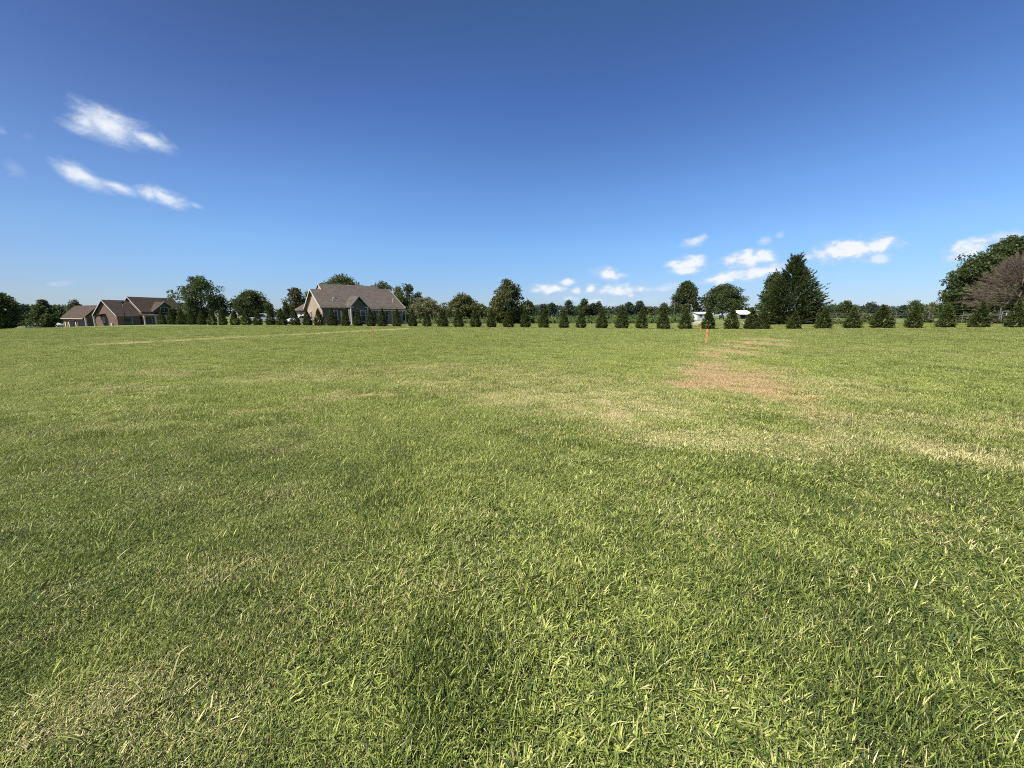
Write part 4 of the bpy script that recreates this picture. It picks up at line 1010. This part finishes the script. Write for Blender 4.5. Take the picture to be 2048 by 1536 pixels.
# white house and barn far right of the poles
WSID = plain('white_siding', (.62, .62, .61), .6, .3, 0, .05); MTR = plain('pale_metal_roof', (.74, .75, .76), .6, .3, 0, .06); GRF = plain('grey_roof', (.42, .42, .43), .8, .2, 0, .1)
Yw = 168; Xw = xpix(1395, Yw, 1); zw = Hf(Xw, Yw)
o = thing('white_house', 'low white house with a light grey roof half hidden behind a young conifer', 'house', (Xw, Yw, zw-.1), R(4))
m = MB(); m.prism([(0, 0, -.3), (0, 0, 2.55), (0, 3.4, 3.2), (0, 6.8, 2.55), (0, 6.8, -.3)], (4.4, 0, 0)); m.build('wall', WSID, o)
m = MB(); m.box(4.42, 7.0, .9, 6.8, -.3, 2.5); m.build('rear_wall', SIDE, o)
for e in (-.3, 7.1):
    m = MB(); slab(m, (-.4, e, 2.62), (7.2, e, 2.62), (7.2, 3.4, 3.45), (-.4, 3.4, 3.45), .14); m.build('roof', GRF, o)
window(o, .9, 1.9, 1.3, 2.2, 0, nx=1, nz=1)
Yb = 172; Xb = xpix(1479, Yb, 1); zb = Hf(Xb, Yb)
o = thing('barn', 'far barn with a bright white metal roof left of the cedar', 'barn', (Xb, Yb, zb), R(3))
m = MB(); m.box(.4, 6.1, .5, 9.5, -.3, 2.1); m.build('wall', SIDE, o)
for e in (0, 10):
    m = MB(); slab(m, (0, e, 2.1), (6.5, e, 2.1), (6.5, 5, 3.8), (0, 5, 3.8), .16); m.build('roof', MTR, o)
for a in (1, 3.6): m = MB(); m.box(a, a+1.8, .42, .497, -.1, 1.7); m.build('door', DRK, o)

# vehicles
CARW = plain('white_car_paint', (.78, .78, .78), .25, .5, 0, .02); CARD = plain('dark_car_paint', (.02, .022, .028), .3, .5, .2, .02); TYR = plain('tyre', (.03, .03, .03), .9, .1); RIM = plain('rim', (.4, .4, .42), .35, .5, .8, .05)
def car(px, Y, rz, label, paint, truck=False, sc_=1, cat='car', dz=0):
    X = xpix(px, Y, 1); o = thing('parked_truck' if truck else 'parked_car', label, cat, (X, Y, Hf(X, Y)+dz), rz)
    prof = [(-2.3, .42), (-2.32, .8), (-1.5, .98), (-.85, 1.45), (.75, 1.5), (1.6, 1.05), (2.25, .98), (2.3, .42)] if not truck else \
           [(-2.7, .5), (-2.75, 1.05), (-1.55, 1.2), (-.95, 1.85), (.45, 1.88), (.75, 1.25), (2.65, 1.2), (2.7, .5)]
    m = MB(); m.prism([(x_, -.88, z_) for x_, z_ in prof], (0, 1.76, 0)); m.build('body', paint, o, bevel=.06, smooth=False)
    gx_ = (-1.1, 1.2) if not truck else (-1.2, .4); zt = 1.42 if not truck else 1.8; zb_ = 1.02 if not truck else 1.27
    for sgn in (-1, 1):
        m = MB(); yo = sgn*.885; m.prism([(gx_[0]-.15, yo, zb_), (gx_[0]+.28, yo, zt), (gx_[1]-.45, yo, zt), (gx_[1]+.1, yo, zb_)], (0, sgn*.01, 0)); m.build('side_window', GLS, o)
        for xw in (-1.45, 1.42):
            rw = .34 if not truck else .4
            m = MB(); m.tube([(xw, sgn*.7, rw), (xw, sgn*.92, rw)], rw, 20); wh = m.build('wheel', TYR, o)
            m = MB(); m.tube([(xw, sgn*.921, rw), (xw, sgn*.935, rw)], rw*.62, 16); m.build('rim', RIM, wh)
    m = MB(); f0 = (-1.52, 1.0) if not truck else (-1.57, 1.22); f1 = (-.9, 1.42) if not truck else (-1.0, 1.8)
    m.prism([(f0[0]-.02, -.72, f0[1]+.03), (f0[0]-.02, .72, f0[1]+.03), (f1[0]-.02, .66, f1[1]), (f1[0]-.02, -.66, f1[1])], (-.02, 0, .015)); m.build('windscreen', GLS, o)
    for sgn in (-1, 1): m = MB(); m.box(-2.36 if not truck else -2.79, -2.3 if not truck else -2.72, sgn*.62-.14, sgn*.62+.14, .68, .8); m.build('headlight', RIM, o)
    return o
car(530, 76, R(20), 'white truck between two young conifers left of the upright evergreens', CARW, True, cat='truck')
car(601, 68.5, R(70), 'white car by the garage end of the middle house', CARW)
car(98, 92, R(8), 'white car low behind the rise beside the loose spiky tree', CARW, dz=-.25)
car(72, 88, R(40), 'pale car barely showing behind the rise left of the white car', CARW, dz=-.6)
car(1443, 165, R(60), 'dark truck in the shade below the big spreading tree', CARD, True, cat='truck')
# small pale things beside the conifers
X = xpix(1490, 58, 0); o = thing('utility_box', 'small white box on the grass left of the two touching conifers', 'utility box', (X, 58, Hf(X, 58)))
m = MB(); m.box(-.25, .25, -.15, .15, -.05, .22); m.build('body', WSID, o, bevel=.02); m = MB(); m.box(-.28, .28, -.18, .18, .221, .26); m.build('lid', WSID, o, bevel=.01)
X = xpix(1346, 62, 0); o = thing('concrete_slab', 'small pale concrete slab in the grass at the foot of the tall thin utility pole', 'slab', (X, 62, Hf(X, 62)))
m = MB(); m.box(-.9, .9, -.5, .5, -.05, .12); m.build('slab', DRV, o, bevel=.02)
m = MB()
